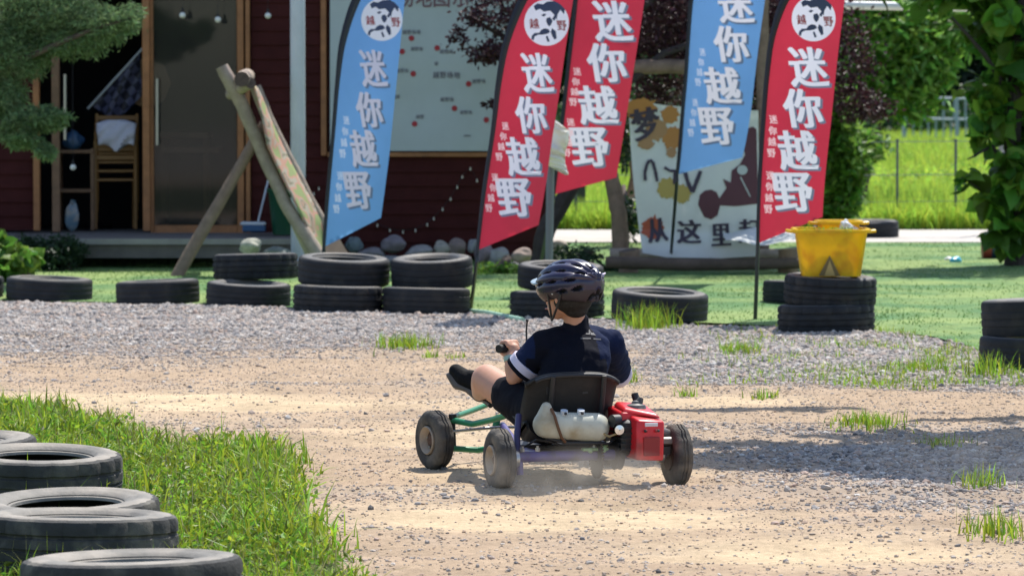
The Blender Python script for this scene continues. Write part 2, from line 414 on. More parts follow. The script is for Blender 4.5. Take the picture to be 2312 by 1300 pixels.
# a few bigger loose stones lying about, still uncountable
n = 200; d = np.sqrt(rng.uniform(12**2, 26**2, n)); x = rng.uniform(-.135, .14, n)*d; y = d; k = ~inpoly(x, y, GRASSP) & (y < turf_edge(x))
tag(stones('pebbles', x[k], y[k], rng.uniform(.011, .022, k.sum()), GM), 'darker larger pebbles lying loose on the dirt', 'pebbles', kind='stuff')

# ---- turf, path
tx = np.linspace(-9, 9, 150); tr_ = np.linspace(0, 1, 90)
TX, TT = np.meshgrid(tx, tr_); TY = turf_edge(TX)+.03+.05*(fbm(TX*3, TX*0, 3)-.5)*(1-TT); TY = TY*(1-TT)+37.4*TT
TZ = np.maximum(height(TX, TY), 0)+.006+.018*fbm(TX*1.5, TY*2.5, 3)
idt = np.arange(TX.size).reshape(TX.shape); Ft = np.stack([idt[:-1, :-1], idt[:-1, 1:], idt[1:, 1:], idt[1:, :-1]], -1).reshape(-1, 4)
M_turf = mat('artificial_turf', (.09, .19, .068), .85, spec=.2, var=.3, vscale=16, bump=.8, bscale=60, col2=(.22, .30, .10), c2scale=1.1, c2lo=.40, c2hi=.60)
tag(npmesh('lawn', np.stack([TX, TY, TZ], -1).reshape(-1, 3), Ft, M_turf, smooth=True), kind='structure')
def blades(name, x, y, z, h, w, m, lean=.5, seg=3, parent=None):
    n = len(x); a = rng.uniform(0, 6.28, n); la = rng.uniform(0, 6.28, n); le = np.abs(rng.normal(0, lean, n))*h
    t = np.linspace(0, 1, seg+1)[None]
    cxp = x[:, None]+np.cos(la)[:, None]*le[:, None]*t**2; cyp = y[:, None]+np.sin(la)[:, None]*le[:, None]*t**2; cz = z[:, None]+h[:, None]*(t-.28*(le/h)[:, None]*t**2.5)
    ww = w[:, None]*(1-t**1.6)*.5
    A = np.stack([cxp-np.cos(a)[:, None]*ww, cyp-np.sin(a)[:, None]*ww, cz], -1); B = np.stack([cxp+np.cos(a)[:, None]*ww, cyp+np.sin(a)[:, None]*ww, cz], -1)
    P = np.stack([A, B], 2).reshape(n, -1, 3); k = P.shape[1]
    f = np.array([(2*i, 2*i+1, 2*i+3, 2*i+2) for i in range(seg)]); Fx = (f[None]+(np.arange(n)*k)[:, None, None]).reshape(-1, 4)
    return npmesh(name, P.reshape(-1, 3), Fx, m, parent, smooth=False)
def leaves_(C, S, m):
    n = len(C); a = rng.uniform(0, 6.28, n); el = rng.uniform(-.2, 1.0, n); d = np.stack([np.cos(a)*np.cos(el), np.sin(a)*np.cos(el), np.sin(el)], -1)
    r = rng.normal(0, 1, (n, 3)); nr = r-(r*d).sum(1, keepdims=True)*d; nr /= np.linalg.norm(nr, axis=1, keepdims=True); sd = np.cross(d, nr); L = S[:, None]
    P = np.stack([C, C+d*L*.45+sd*L*.25+nr*L*.08, C+d*L, C+d*L*.45-sd*L*.25+nr*L*.08], 1); f = np.array([(0, 1, 2), (0, 2, 3)])
    return npmesh('herbs', P.reshape(-1, 3), (f[None]+(np.arange(n)*4)[:, None, None]).reshape(-1, 3), m)
M_gr = mat('grass_blade', (.235, .35, .03), .45, island=.6, hue=.045, trans=.5, spec=.35)
M_gr2 = mat('meadow_blade', (.40, .56, .07), .6, island=.35, hue=.03, trans=.5, spec=.3)
M_tb = mat('turf_blade', (.15, .275, .075), .7, island=.3, hue=.02, trans=.25)
M_dry = mat('dry_blade', (.30, .28, .12), .7, island=.4, hue=.03, trans=.35)
# turf pile
n = 85000; x = rng.uniform(-5.2, 5.4, n); y = turf_edge(x)+rng.uniform(0, 1, n)**1.0*(37.4-turf_edge(x)); q = fbm(x*1.2+4, y*1.2, 3)*1.6-.3 > rng.random(n); x, y = x[q], y[q]
tag(blades('turf_pile', x, y, np.full(len(x), .012), rng.uniform(.008, .020, len(x)), rng.uniform(.006, .012, len(x)), M_tb, seg=2), 'short green pile of the artificial turf', 'turf', kind='stuff')
pw = MB(); g = [[(xx, yy, .02 if yy > 37.5 else .018) for xx in np.linspace(-3, 12, 30)] for yy in (37.45, 39, 40.6)]
pw.sheet(g); tag(pw.build('path', mat('path_concrete', (.50, .46, .41), .9, var=.18, vscale=3, bump=.4, bscale=40)), kind='structure')
# meadow
n = 170000; y = 40.7+(rng.random(n)**1.6)*85; x = rng.uniform(-.01, .15, n)*y
hh = rng.uniform(.12, .38, n)*(.6+.9*fbm(x*.5, y*.35, 3)); tag(blades('meadow_grass', x, y, height(x, y)-.01, hh, .010+.00022*y*rng.uniform(.7, 1.4, n), M_gr2, lean=.5, seg=2), 'tall bright green meadow grass beyond the path', 'grass', kind='stuff')
n = 90000; y = 40.8+(rng.random(n)**1.6)*80; x = rng.uniform(-.01, .15, n)*y; hb = .05+.25*fbm(x*.9, y*.5, 3)*rng.random(n)
mw = leaves_(np.stack([x, y, hb], -1), .04+.0007*y*rng.uniform(.8, 1.5, n), M_gr2); mw.name = 'meadow_herbs'; tag(mw, 'bright broad-leaved herbs mixed into the meadow grass', 'meadow plants', kind='stuff')
# foreground grass
P = np.array(GRASSP); n = 62000; x = rng.uniform(-3.2, .1, n); y = rng.uniform(10.2, 18.5, n); x += 0
dens = fbm(x*2.2, y*2.2, 3); k = inpoly(x+.22*(fbm(x*6, y*5, 3)-.5)+rng.normal(0, .03, n), y+.9*(fbm(x*3+7, y*2, 3)-.5)+rng.normal(0, .12, n), GRASSP) & (dens+rng.random(n)*.35 > .50); x, y = x[k], y[k]
hg = rng.uniform(.025, .105, len(x))*(.2+1.6*fbm(x*4+50, y*2.5, 3)); hg *= np.where(rng.random(len(x)) < .03, 1.7, 1)
tag(blades('grass', x, y, height(x, y)-.005, hg, rng.uniform(.005, .015, len(x)), M_gr, lean=1.1, seg=3), 'thick green grass verge round the foreground tyres', 'grass', kind='stuff')
n = 30000; x = rng.uniform(-3.2, .1, n); y = rng.uniform(10.2, 18.3, n); k = inpoly(x+rng.normal(0, .04, n), y+rng.normal(0, .15, n), GRASSP) & (fbm(x*5, y*4, 3) > .47); x, y = x[k], y[k]
mw = leaves_(np.stack([x, y, height(x, y)+rng.uniform(.005, .07, len(x))], -1), rng.uniform(.015, .035, len(x)), M_gr); mw.name = 'verge_herbs'; tag(mw, 'small broad leaves mixed into the green verge', 'herbs', kind='stuff')
xs_, ys_, hs2 = [], [], []
for cu, w_, vb in ((298, 507, 1330), (178, 452, 1236), (88, 380, 1098), (-60, 300, 1050)):
    m_ = 330; uu = rng.uniform(cu-w_/2-10, cu+w_/2+30, m_); vv = vb+rng.normal(12, 9, m_)
    k_ = (CY-vv)/F; dz = -st+k_*ct; kk = -H/dz; xs_.append((uu-CX)/F*kk); ys_.append((ct+k_*st)*kk); hs2.append(rng.uniform(.04, .17, m_)**1.0)
x, y, hh = map(np.concatenate, (xs_, ys_, hs2)); tag(blades('tall_grass', x, y, height(x, y)-.005, hh, rng.uniform(.004, .008, len(x)), M_gr, lean=.8, seg=4), 'taller grass blades bending in front of the foreground tyres', 'grass', kind='stuff')
n = 3500; x = rng.uniform(-3.0, .1, n); y = rng.uniform(10.5, 18.5, n); k = inpoly(x, y, GRASSP); x, y = x[k], y[k]
tag(blades('dry_grass', x, y, height(x, y), rng.uniform(.06, .17, len(x)), rng.uniform(.003, .005, len(x)), M_dry, lean=.6), 'thin straw coloured stems among the verge grass', 'grass', kind='stuff')
# sparse weeds on the right hand gravel
n = 26000; y = rng.uniform(19.5, 25.5, n); x = rng.uniform(.3, 3.6, n); u, v = to_px(x, y)
k = (rng.random(n) < np.clip((u-1450)/900, 0, .8)*np.clip((fbm(x*3, y*2.2, 3)-.47)*6, 0, 1)) & (y < turf_edge(x)); x, y = x[k], y[k]
tag(blades('weeds', x, y, height(x, y), rng.uniform(.02, .07, len(x)), rng.uniform(.004, .008, len(x)), M_gr, lean=.8, seg=2), 'sparse low weeds growing through the gravel', 'weeds', kind='stuff')

# ---- tufts
def tuft(u, v, hpx, wpx, n, label, dry=.15):
    p = gz(u, v); s = 9000/p.y; r = wpx/s/2
    xx = p.x+rng.normal(0, r*.45, n); yy = p.y+rng.normal(0, r*.8, n); hh = rng.uniform(.35, 1.0, n)*hpx/s
    o = blades('grass_tuft', xx, yy, height(xx, yy), hh, rng.uniform(.004, .008, n), M_gr, lean=.55, seg=3)
    me = o.data
    for vv in me.vertices: vv.co.x -= p.x; vv.co.y -= p.y
    o.location = (p.x, p.y, 0); tag(o, label, 'grass tuft', 'grass tufts growing out of the gravel')
tuft(915, 790, 45, 150, 260, 'bright grass tuft on gravel in front of the two-high tyres, left of the rider')
tuft(975, 805, 30, 50, 60, 'small grass tuft just right of the brightest tuft left of the rider')
tuft(1465, 740, 75, 150, 320, 'tall spiky grass tuft in front of the single flat tyre right of the helmet')
tuft(1668, 800, 45, 130, 180, 'low grass tuft on gravel beneath the pole of the right red flag')
tuft(1548, 893, 32, 40, 50, 'tiny lone grass sprout on tan dirt above the red engine')
tuft(1415, 862, 50, 70, 90, 'grass tuft on gravel directly behind the rider right shoulder')
tuft(1725, 898, 30, 70, 60, 'small thin grass tuft on the gravel right of the lone sprout')
tuft(1960, 965, 45, 190, 240, 'wide patchy grass tuft in the tree shade right of the kart')
tuft(2090, 840, 40, 200, 200, 'wide low grass tuft on gravel left of the tyres at the right edge')
tuft(2230, 850, 75, 120, 160, 'tall grass tuft against the lower tyre at the right edge')
tuft(2215, 1105, 65, 110, 90, 'thin grass tuft on dirt at the right edge, below the tree shade')
tuft(2245, 1215, 75, 150, 130, 'thin grass tuft at the right edge nearest the camera')
tuft(1030, 815, 18, 60, 40, 'very small grass tuft beside the rider hand')
tuft(1240, 690, 60, 50, 50, 'grass tuft rising beside the rider cheek in front of the stacked tyres')
tuft(1820, 735, 30, 40, 30, 'little weed tuft sprouting before the bucket tyre stack')
tuft(2130, 1000, 30, 150, 90, 'short grass tuft in the middle of the tree shade')

# ================================================================== TYRES
TR = .31
def tyre_mesh(Rr=.31, wd=.2, hole=.185, style=0):
    h = wd/2; mb = MB(); pr = []
    # closed loop: outer tread bottom -> top, sidewall in, bead, inside
    tread = []
    gs = [(-.8, 0), (-.52, 0), (-.47, 1), (-.4, 1), (-.36, 0), (-.06, 0), (-.03, 1), (.03, 1), (.06, 0), (.36, 0), (.4, 1), (.47, 1), (.52, 0), (.8, 0)]
    for a, g in gs: tread.append((a*h, Rr-((.005, .002, .008)[style] if g else 0)-.004*a*a, 0))
    up = [(.93*h, Rr-.008, 0), (1.0*h, Rr-.022, 1), (1.04*h, Rr-.045, 1), (1.05*h, Rr-.07, 1), (1.02*h, Rr-.075, 1), (1.0*h, Rr-.09, 1), (.95*h, hole+.022, 1), (.86*h, hole+.012, 1), (.83*h, hole+.014, 1), (.80*h, hole+.003, 1), (.70*h, hole, 2), (.62*h, hole+.012, 2), (.80*h, Rr-.07, 2), (.72*h, Rr-.03, 2)]
    dn = [(-a, b, c) for a, b, c in reversed(up)]
    # material index is of the face starting at the point
    prof = tread+up+dn
    n = 72; mb.lathe(prof, (0, 0, 0), (0, 0, 1), n)
    # shoulder lugs: every other ring pushes the shoulder in a little
    N = len(prof)
    for k in range(n):
        for i, q in enumerate(prof):
            if q[1] > Rr-.024 and abs(q[0]) > (.5, .88, .12)[style]*h and (k % 2 if style < 2 else (k+(3 if q[0] > 0 else 0)) % 4 < 1):
                p = mb.v[k*N+i]; f = 1-(.007, .003, .011)[style]/Rr*1.2; mb.v[k*N+i] = (p[0]*f, p[1]*f, p[2])
    return mb
M_tread = mat('rubber_tread', (.017, .019, .023), .75, spec=.35, var=.3, vscale=12, bump=.25, bscale=80, col2=(.032, .031, .030), c2scale=9, c2lo=.5, c2hi=.7)
M_side = mat('rubber_sidewall', (.075, .078, .082), .6, spec=.4, var=.25, vscale=10, col2=(.15, .135, .115), c2scale=7, c2lo=.45, c2hi=.65)
M_in = mat('rubber_inside', (.018, .018, .018), .9, spec=.2)
M_sided = mat('rubber_dusty_sidewall', (.20, .185, .16), .7, spec=.4, var=.22, vscale=14, bump=.2, bscale=90, col2=(.30, .265, .22), c2scale=6, c2lo=.45, c2hi=.65)
M_treadd = mat('rubber_dusty_tread', (.045, .044, .042), .8, spec=.35, var=.3, vscale=14, bump=.3, bscale=90, col2=(.13, .12, .10), c2scale=8, c2lo=.5, c2hi=.68)
def mesh_only(mb, name, mats):
    o = mb.build(name, mats, smooth=True); me = o.data; bpy.data.objects.remove(o); return me
ty_far = mesh_only(tyre_mesh(.305, .2), 'tyre_far', [M_tread, M_side, M_in])
ty_var = [ty_far, mesh_only(tyre_mesh(.305, .2, .195, 1), 'tyre_worn', [M_tread, M_side, M_in]), mesh_only(tyre_mesh(.305, .2, .175, 2), 'tyre_block', [M_tread, M_side, M_in])]
ty_near = mesh_only(tyre_mesh(.31, .19, .18), 'tyre_near', [M_treadd, M_sided, M_in]); ty_near2 = mesh_only(tyre_mesh(.31, .19, .19, 2), 'tyre_near_block', [M_treadd, M_sided, M_in])
def tyre(me, u0, u1, vbot, z0, label, tilt=(3.2, 0), s=(1, 1), group='old tyres laid along the edge of the track', wd=.2, Y=None):
    s = (1, s[1]*.85); z0 = z0*.85+.002
    uc = (u0+u1)/2
    Yd = Y if Y else (gz(uc, vbot, z0).y+.29)
    wpx = (u1-u0); sc = wpx/9000*Yd/(.62 if me is ty_near else .61)
    tyre.k = getattr(tyre, 'k', 0)+1; me = ty_var[(tyre.k*7//3) % 3] if me is ty_far else me
    o = bpy.data.objects.new('tyre', me); COL.objects.link(o)
    o.location = ((uc-CX)/9000*Yd, Yd, z0+wd*s[1]/2); o.scale = (sc, sc*.99, s[1])
    o.rotation_euler = (R(tilt[0]), R(tilt[1]), random.uniform(0, 6))
    tag(o, label, 'tyre', group); return o
G2 = 'old tyres laid along the edge of the track'
tyre(ty_far, -190, 8, 680, 0, 'tyre cut off by the left edge of the photo in the far row', (3, 0))
tyre(ty_far, 12, 208, 684, 0, 'single flat tyre at the far left of the row, before the green bush', (2, 1), (1, .93))
tyre(ty_far, 260, 450, 692, 0, 'single flat tyre in front of the foot of the log prop', (2.5, 1), (1, .95))
tyre(ty_far, 464, 656, 701, 0, 'lower tyre of the leftmost two-high stack', (2.5, 1.5))
tyre(ty_far, 480, 673, 636, .205, 'upper tyre of the leftmost two-high stack', (2.5, 1.2), Y=27.1)
tyre(ty_far, 660, 866, 712, 0, 'lower tyre of the stack below the left blue flag', (2, 0), (1, 1.05))
tyre(ty_far, 672, 880, 655, .21, 'upper tyre of the stack below the left blue flag, pinkish board behind it', (4, 1), (1, 1.05), Y=26.3)
tyre(ty_far, 862, 1062, 714, 0, 'lower tyre of the third stack, beside the left red flag pole', (2, -1), (1, 1.0))
tyre(ty_far, 882, 1068, 655, .2, 'upper tyre of the third stack, beside the left red flag pole', (4, -2.5), (1, 1.12), Y=26.15)
tyre(ty_far, 1150, 1366, 723, 0, 'lower tyre of the stack hidden behind the rider helmet', (2, 1), (1, 1.0))
tyre(ty_far, 1168, 1363, 655, .205, 'upper tyre of the stack hidden behind the rider helmet', (4, 0), (1, .9), Y=25.9)
tyre(ty_far, 1380, 1600, 732, 0, 'single flat tyre with a grass tuft in front, right of the rider helmet', (4, 1), (1, 1.12))
tyre(ty_far, 1722, 1905, 722, 0, 'tyre mostly hidden behind the stack that carries the yellow tubs', (3, 0), (1, .9), Y=27.2)
T9L = tyre(ty_far, 1755, 1978, 757, 0, 'lower tyre of the stack that carries the yellow tubs', (1, -1), (1, 1.0))
T9U = tyre(ty_far, 1770, 1981, 690, .2, 'upper tyre under the yellow tubs', (3, 0), (1, 1.0), Y=T9L.location.y+.03)
tyre(ty_far, 2212, 2425, 838, 0, 'lower tyre at the right edge, half hidden by grass', (1, 0), (1, .95))
tyre(ty_far, 2217, 2425, 768, .19, 'upper tyre of the stack at the right edge', (3, 1), (1, 1.15), Y=21.15)
tyre(ty_far, 1888, 2030, 541, .0, 'lone tyre lying far back beside the path, right of the tubs', (2, 0), (1, 1.0))
# near tyres
NG = 'dusty tyres lying in the foreground grass'
def ntyre(uc, w, vc, label, tilt=(3.5, 0), zt=.19, st_=1.0):
    # vc: px row of the centre of the top face
    p = gz(uc, vc, zt); ntyre.k = getattr(ntyre, 'k', 0)+1; o = bpy.data.objects.new('tyre', ty_near2 if ntyre.k in (2, 4) else ty_near); COL.objects.link(o); s = w/9000*p.y/.62
    o.location = (p.x, p.y, zt-.095*st_); o.scale = (s, s, st_); o.rotation_euler = (R(tilt[0]), R(tilt[1]), random.uniform(0, 6)); tag(o, label, 'tyre', NG)
ntyre(298, 507, 1257, 'nearest dusty tyre at the bottom edge of the photo, hole a dark slit', (2.5, .3))
ntyre(178, 452, 1160, 'second dusty tyre from the camera, pale inner rim, cut by the left edge', (2.2, 1), .19)
ntyre(150, 428, 1126, 'dusty tyre just behind and touching the second one', (2.5, 0), .18, .95)
ntyre(88, 380, 1022, 'dark ribbed foreground tyre with a wide dark hole, left of the grass', (2.5, .5), .19)
ntyre(-95, 362, 990, 'pale tyre corner showing at the left edge above the ribbed one', (2.5, .5), .19)

# ================================================================== CABIN
YW = 33.6
def U(u, Y): return (u-CX)/F*Y*1.0
def ux(u, Y=YW): return at(u, 400, Y).x
def vz(v, Y=YW): return at(1156, v, Y).z
M_sid = mat('maroon_siding', (.062, .015, .014), .8, spec=.15, var=.25, vscale=4, bump=.15, bscale=50)
M_wood = mat('orange_wood', (.36, .15, .055), .5, var=.3, vscale=9, bump=.1)
M_wood2 = mat('brown_wood', (.20, .11, .06), .6, var=.3, vscale=9, bump=.2)
M_deck = mat('grey_deck_wood', (.17, .15, .14), .8, var=.3, vscale=6, bump=.3)
M_deckl = mat('pale_deck_edge', (.36, .34, .31), .8, var=.2, vscale=6)
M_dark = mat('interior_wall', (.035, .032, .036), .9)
M_white = mat('white_paint', (.62, .66, .70), .55, var=.08, vscale=5)
M_roof = mat('roof_sheet', (.12, .10, .10), .7)
M_steel = mat('steel', (.55, .56, .58), .3, metal=1)
XL, XR = -7.0, ux(1238)
cab = thing('cabin', 'maroon boarded wooden cabin with glass doors and a raised grey deck', 'cabin', ((XL+XR)/2, YW, 0))
def siding(mb, x0, x1, z0, z1, y0=YW, th=.10, pitch=.118):
    z = z0
    while z < z1-.01:
        zt = min(z+pitch, z1)
        mb.add([(x0, y0-.018, z), (x1, y0-.018, z), (x1, y0, zt), (x0, y0, zt), (x0, y0+th, z), (x1, y0+th, z), (x1, y0+th, zt), (x0, y0+th, zt)],
               [(0, 1, 2, 3), (1, 5, 6, 2), (4, 0, 3, 7), (5, 4, 7, 6), (0, 4, 5, 1), (3, 2, 6, 7)])
        z = zt+.0005
ZT = 3.05
for x0, x1, z0, z1 in [(XL, ux(84), .27, ZT), (ux(568), XR, .05, ZT)]:
    w = MB(); siding(w, x0, x1, z0, z1); w.build('wall', M_sid, cab)
w = MB(); w.box(((ux(84)+ux(568))/2, YW+.05, 2.75), (ux(568)-ux(84), .1, .58)); w.build('lintel', M_sid, cab)
w = MB(); w.box((XR-.06, YW+2.6, 1.5), (.1, 4.98, 3.0)); w.box(((XL+XR)/2, YW+5.15, 1.5), (XR-XL, .1, 3.0)); w.build('rear_walls', M_sid, cab)
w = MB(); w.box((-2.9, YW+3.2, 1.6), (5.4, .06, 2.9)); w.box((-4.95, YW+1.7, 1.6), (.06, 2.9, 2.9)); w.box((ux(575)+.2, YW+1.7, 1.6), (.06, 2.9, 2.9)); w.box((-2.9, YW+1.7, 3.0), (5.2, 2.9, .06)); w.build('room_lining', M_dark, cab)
w = MB()
yz = [(YW-.45, 3.02), (YW+2.5, 4.3), (YW+5.6, 3.02), (YW+5.6, 2.94), (YW+2.5, 4.2), (YW-.45, 2.94)]
w.add([(XL-.3, y, z) for y, z in yz]+[(XR+.3, y, z) for y, z in yz], [(0, 1, 2, 3, 4, 5), (11, 10, 9, 8, 7, 6)]+[(i, i+6, (i+1) % 6+6, (i+1) % 6) for i in range(6)]); w.build('roof', M_roof, cab)
w = MB(); w.box(((XL+XR)/2-2, YW+2.4, .12), (XR-XL-4, 4.8, .18)); w.build('foundation', M_dark, cab)
# deck: boards + fascia
YD = 32.15
dx0, dx1 = XL, ux(657, YD)
w = MB(); nb = 9
for i in range(nb):
    y0 = YD+.06+i*(YW+.9-YD)/nb; w.box(((dx0+dx1)/2, y0+.075, .235), (dx1-dx0, (YW+.9-YD)/nb-.012, .03))
dk = w.build('deck', M_deck, cab)
w = MB(); w.box(((dx0+dx1)/2, YD+.02, .23), (dx1-dx0+.02, .05, .045)); w.build('deck_edge', M_deckl, cab)
w = MB(); w.box(((dx0+dx1)/2, YD+.045, .15), (dx1-dx0, .03, .105)); w.build('fascia', M_deck, cab)
# posts/frames
def post(u0, u1, v0, v1, name, m, Y=YW, d=.07):
    w = MB(); w.box(((ux(u0, Y)+ux(u1, Y))/2, Y, (vz(v0, Y)+vz(v1, Y))/2), (abs(ux(u1, Y)-ux(u0, Y)), d, abs(vz(v1, Y)-vz(v0, Y))), bev=.006); return w.build(name, m, cab, True)
post(76, 91, -120, 521, 'door_post', M_wood, YW-.04)
post(118, 136, -120, 524, 'door_post', M_wood2, YW-.10, .05)
post(323, 340, -120, 522, 'door_post', M_wood, YW-.06)
dr = MB(); x0, x1 = ux(341), ux(566); zb, zt = vz(526), vz(-95)
for a, b, c, e in [(x0, x0+.028, zb, zt), (ux(537), ux(552), zb, zt), (ux(556), x1, zb, zt), (x0+.03, ux(537)-.002, zb, vz(508)), (x0+.03, ux(537)-.002, vz(-60), zt)]:
    dr.box(((a+b)/2, YW-.03, (c+e)/2), (b-a, .06, e-c), bev=.004)
door = dr.build('glass_door', M_wood, cab, True)
w = MB(); w.box(((x0+ux(537))/2+.01, YW-.02, (vz(508)+vz(-60))/2), (ux(537)-x0-.034, .008, vz(-60)-vz(508)-.004)); w.build('pane', glass('door_glass', (.05, .047, .04), .5), door)
def handle(u, v0, v1, Y=YW-.12):
    w = MB(); w.tube([at(u, v0, Y), at(u, v1, Y)], .013, 10)
    for v in (v0+8, v1-8): w.tube([at(u, v, Y), at(u, v, Y+.07)], .008, 8)
    w.build('handle', mat('bright_handle', (.38, .40, .36), .25, metal=.6), door, True)
handle(355, 178, 328); handle(147, 168, 316, YW-.16)
# white corner column on the deck end
w = MB(); cx_ = (ux(656, 32.0)+ux(690, 32.0))/2; w.tube([(cx_, 32.0, .02), (cx_, 32.0, 2.95)], .06, 20); w.box((cx_, 32.0, .05), (.17, .17, .1), bev=.01); w.build('corner_column', M_white, cab, True)
# board frame beneath and left of the map
post(725, 738, -150, 352, 'trim', M_wood, YW-.03, .05)
w = MB(); w.box(((ux(740)+ux(1225))/2, YW-.03, vz(349)), (ux(1225)-ux(740), .05, .04), bev=.004); w.build('trim', M_wood, cab, True)

# ---- white map banner on the wall
ban = thing('map_banner', 'large white venue map banner with red dots pinned to the maroon cabin wall', 'banner', (ux(940), YW-.06, vz(340)))
def fmap(u, v): return YW-.065+.012*math.sin(u*.021+v*.006)+.008*math.sin(v*.03+1)
w = MB(); w.sheet([[at(u, v, fmap(u, v)) for u in np.linspace(745, 1228, 50)] for v in np.linspace(341, -170, 40)])
sh = w.build('sheet', mat('banner_cloth', (.50, .57, .57), .6, var=.06, vscale=3), ban, True)
M_dred = mat('print_dark_red', (.22, .12, .14), .7); M_red = mat('print_red', (.42, .03, .04), .6); M_gry = mat('print_grey', (.20, .20, .23), .7)
w = MB()
for ch, cu in (('场', 915), ('地', 957), ('图', 997), ('示', 1040)): write(w, ch, cu, -8, 36, 50, fmap, off=.02)
w.build('title', M_dred, ban)
w = MB()
for cu, cv in [(929, 87), (908, 117), (987, 109), (1065, 47), (933, 167), (1026, 245), (936, 280), (1098, 271), (1058, 190), (820, 220), (835, 60)]:
    rr = 6.5; poly(w, [(cu+rr*math.cos(t), cv+rr*math.sin(t)) for t in np.linspace(0, 2*math.pi, 14)[:-1]], fmap, .006)
w.build('red_dots', M_red, ban)
w = MB()
for cu, cv, n, h in [(929, 73, 4, 10), (941, 111, 3, 9), (1008, 117, 3, 10), (908, 160, 3, 9), (1008, 170, 4, 15), (1081, 184, 3, 10), (1009, 225, 3, 10), (895, 219, 2, 8), (1052, 254, 3, 9), (948, 264, 2, 9), (1055, 307, 3, 5), (985, 144, 1, 9)]:
    for i in range(n): write(w, '越野场地'[i % 4], cu+(i-(n-1)/2)*h*1.05, cv, h*.9, h, fmap, off=.03)
w.build('labels', M_gry, ban)

# ---- fairy lights on the wall
fl = thing('fairy_lights', 'string of tiny pale fairy lights drooping across the maroon wall', 'fairy lights', (ux(1000), YW-.05, vz(520)))
pts = [(25, 180), (60, 145), (200, 260), (330, 340), (460, 395), (545, 430), (635, 440), (720, 430), (800, 390), (845, 350), (905, 285), (960, 215), (1005, 135), (1040, 65), (1095, 10), (1140, 90)]
P3 = [at(700+a/3.024, 380+b/3.024, YW-.045) for a, b in pts]
M_bulb = mat('fairy_bulb', (.85, .80, .68), .2)
for p in P3:
    w = MB(); w.blob(p, .008, 1); w.tube([p, p+Vector((0, 0, .02))], .005, 6); w.build('bulb', M_bulb, fl, True)
w = MB(); w.tube([p+Vector((0, 0, .02)) for p in P3[2:]], .0025, 5); w.build('cable', M_dark, fl)
# hanging bulbs by the doors
for (u, v, Y_), lb in zip([(412, 35, YW-.4), (492, 45, YW-.4), (605, 36, YW-.4), (165, 378, YW-.25)], ['left round bulb hanging before the glass door', 'right round bulb hanging before the glass door', 'warm round bulb hanging before the maroon wall, right of the door', 'round white bulb hanging low in the open doorway']):
    t = thing('hanging_bulb', lb, 'light bulb', at(u, v, Y_), group='round bulbs hanging from the cabin eave')
    w = MB(); w.blob(at(u, v, Y_), .026, 2); w.build('globe', mat('bulb_white', (.85, .84, .78), .25), t, True)
    w = MB(); w.tube([at(u, v, Y_)+Vector((0, 0, .022)), at(u, v, Y_)+Vector((0, 0, .055))], .011, 8); w.tube([at(u, v, Y_)+Vector((0, 0, .05)), Vector((at(u, v, Y_).x, Y_, 2.95))], .002, 5); w.build('cord', M_dark, t)

# ---- inside the doorway
def chair(loc):
    t = thing('stacked_chair', '', 'chair', loc, R(8), 'wooden chairs stacked in the doorway')
    m = mat('chair_wood', (.26, .13, .04), .45, var=.2)
    x, y, z = loc; A = Matrix.Translation(loc) @ Matrix.Rotation(R(8), 4, 'Z')
    def B(c, s, nm):
        w = MB(); w.box(A @ Vector(c), s, Matrix.Rotation(R(8), 3, 'Z'), bev=.006); w.build(nm, m, t, True)
    B((0, .17, .43), (.36, .36, .025), 'seat')
    B((0, -.0, .62), (.34, .02, .045), 'back_rail'); B((0, -.0, .73), (.34, .02, .045), 'back_rail')
    for sx in (-.17, .17): B((sx, .0, .39), (.028, .03, .76), 'leg'); B((sx, .33, .21), (.028, .03, .41), 'leg')
    return t
c0 = chair((ux(262, 34.0), 33.95, .255)); c0['label'] = 'bottom wooden chair of the stack in the doorway'
for k, lb in ((1, 'second wooden chair up in the doorway stack'), (2, 'third wooden chair up in the doorway stack'), (3, 'topmost wooden chair of the doorway stack, under the white cloth')):
    r = c0.copy(); COL.objects.link(r); r.location = (c0.location.x+.004*k, c0.location.y+.01*k, c0.location.z+.075*k); r['label'] = lb
    for ch in list(c0.children):
        c = ch.copy(); COL.objects.link(c); c.parent = r
w = MB(); gx = np.linspace(-.17, .17, 14); g = []
for j, s_ in enumerate(np.linspace(0, 1, 12)):
    row = []
    for xx in gx:
        y = 33.84-.03*math.sin(s_*3.1)+.012*math.sin(xx*40+j); z = 1.165-.28*s_*(1-.35*abs(math.sin(xx*11)))+.03*math.cos(xx*9); row.append((ux(265, 34)+xx*(1-.12*s_)+.01, y+.12*(1-s_)*0, z))
    g.append(row)
w.sheet(g); clo = w.build('white_cloth', mat('white_cloth', (.60, .60, .72), .8, var=.1, vscale=9), None, True); tag(clo, 'crumpled white cloth draped over the stacked chairs', 'cloth')
md = clo.modifiers.new('s', 'SOLIDIFY'); md.thickness = .012
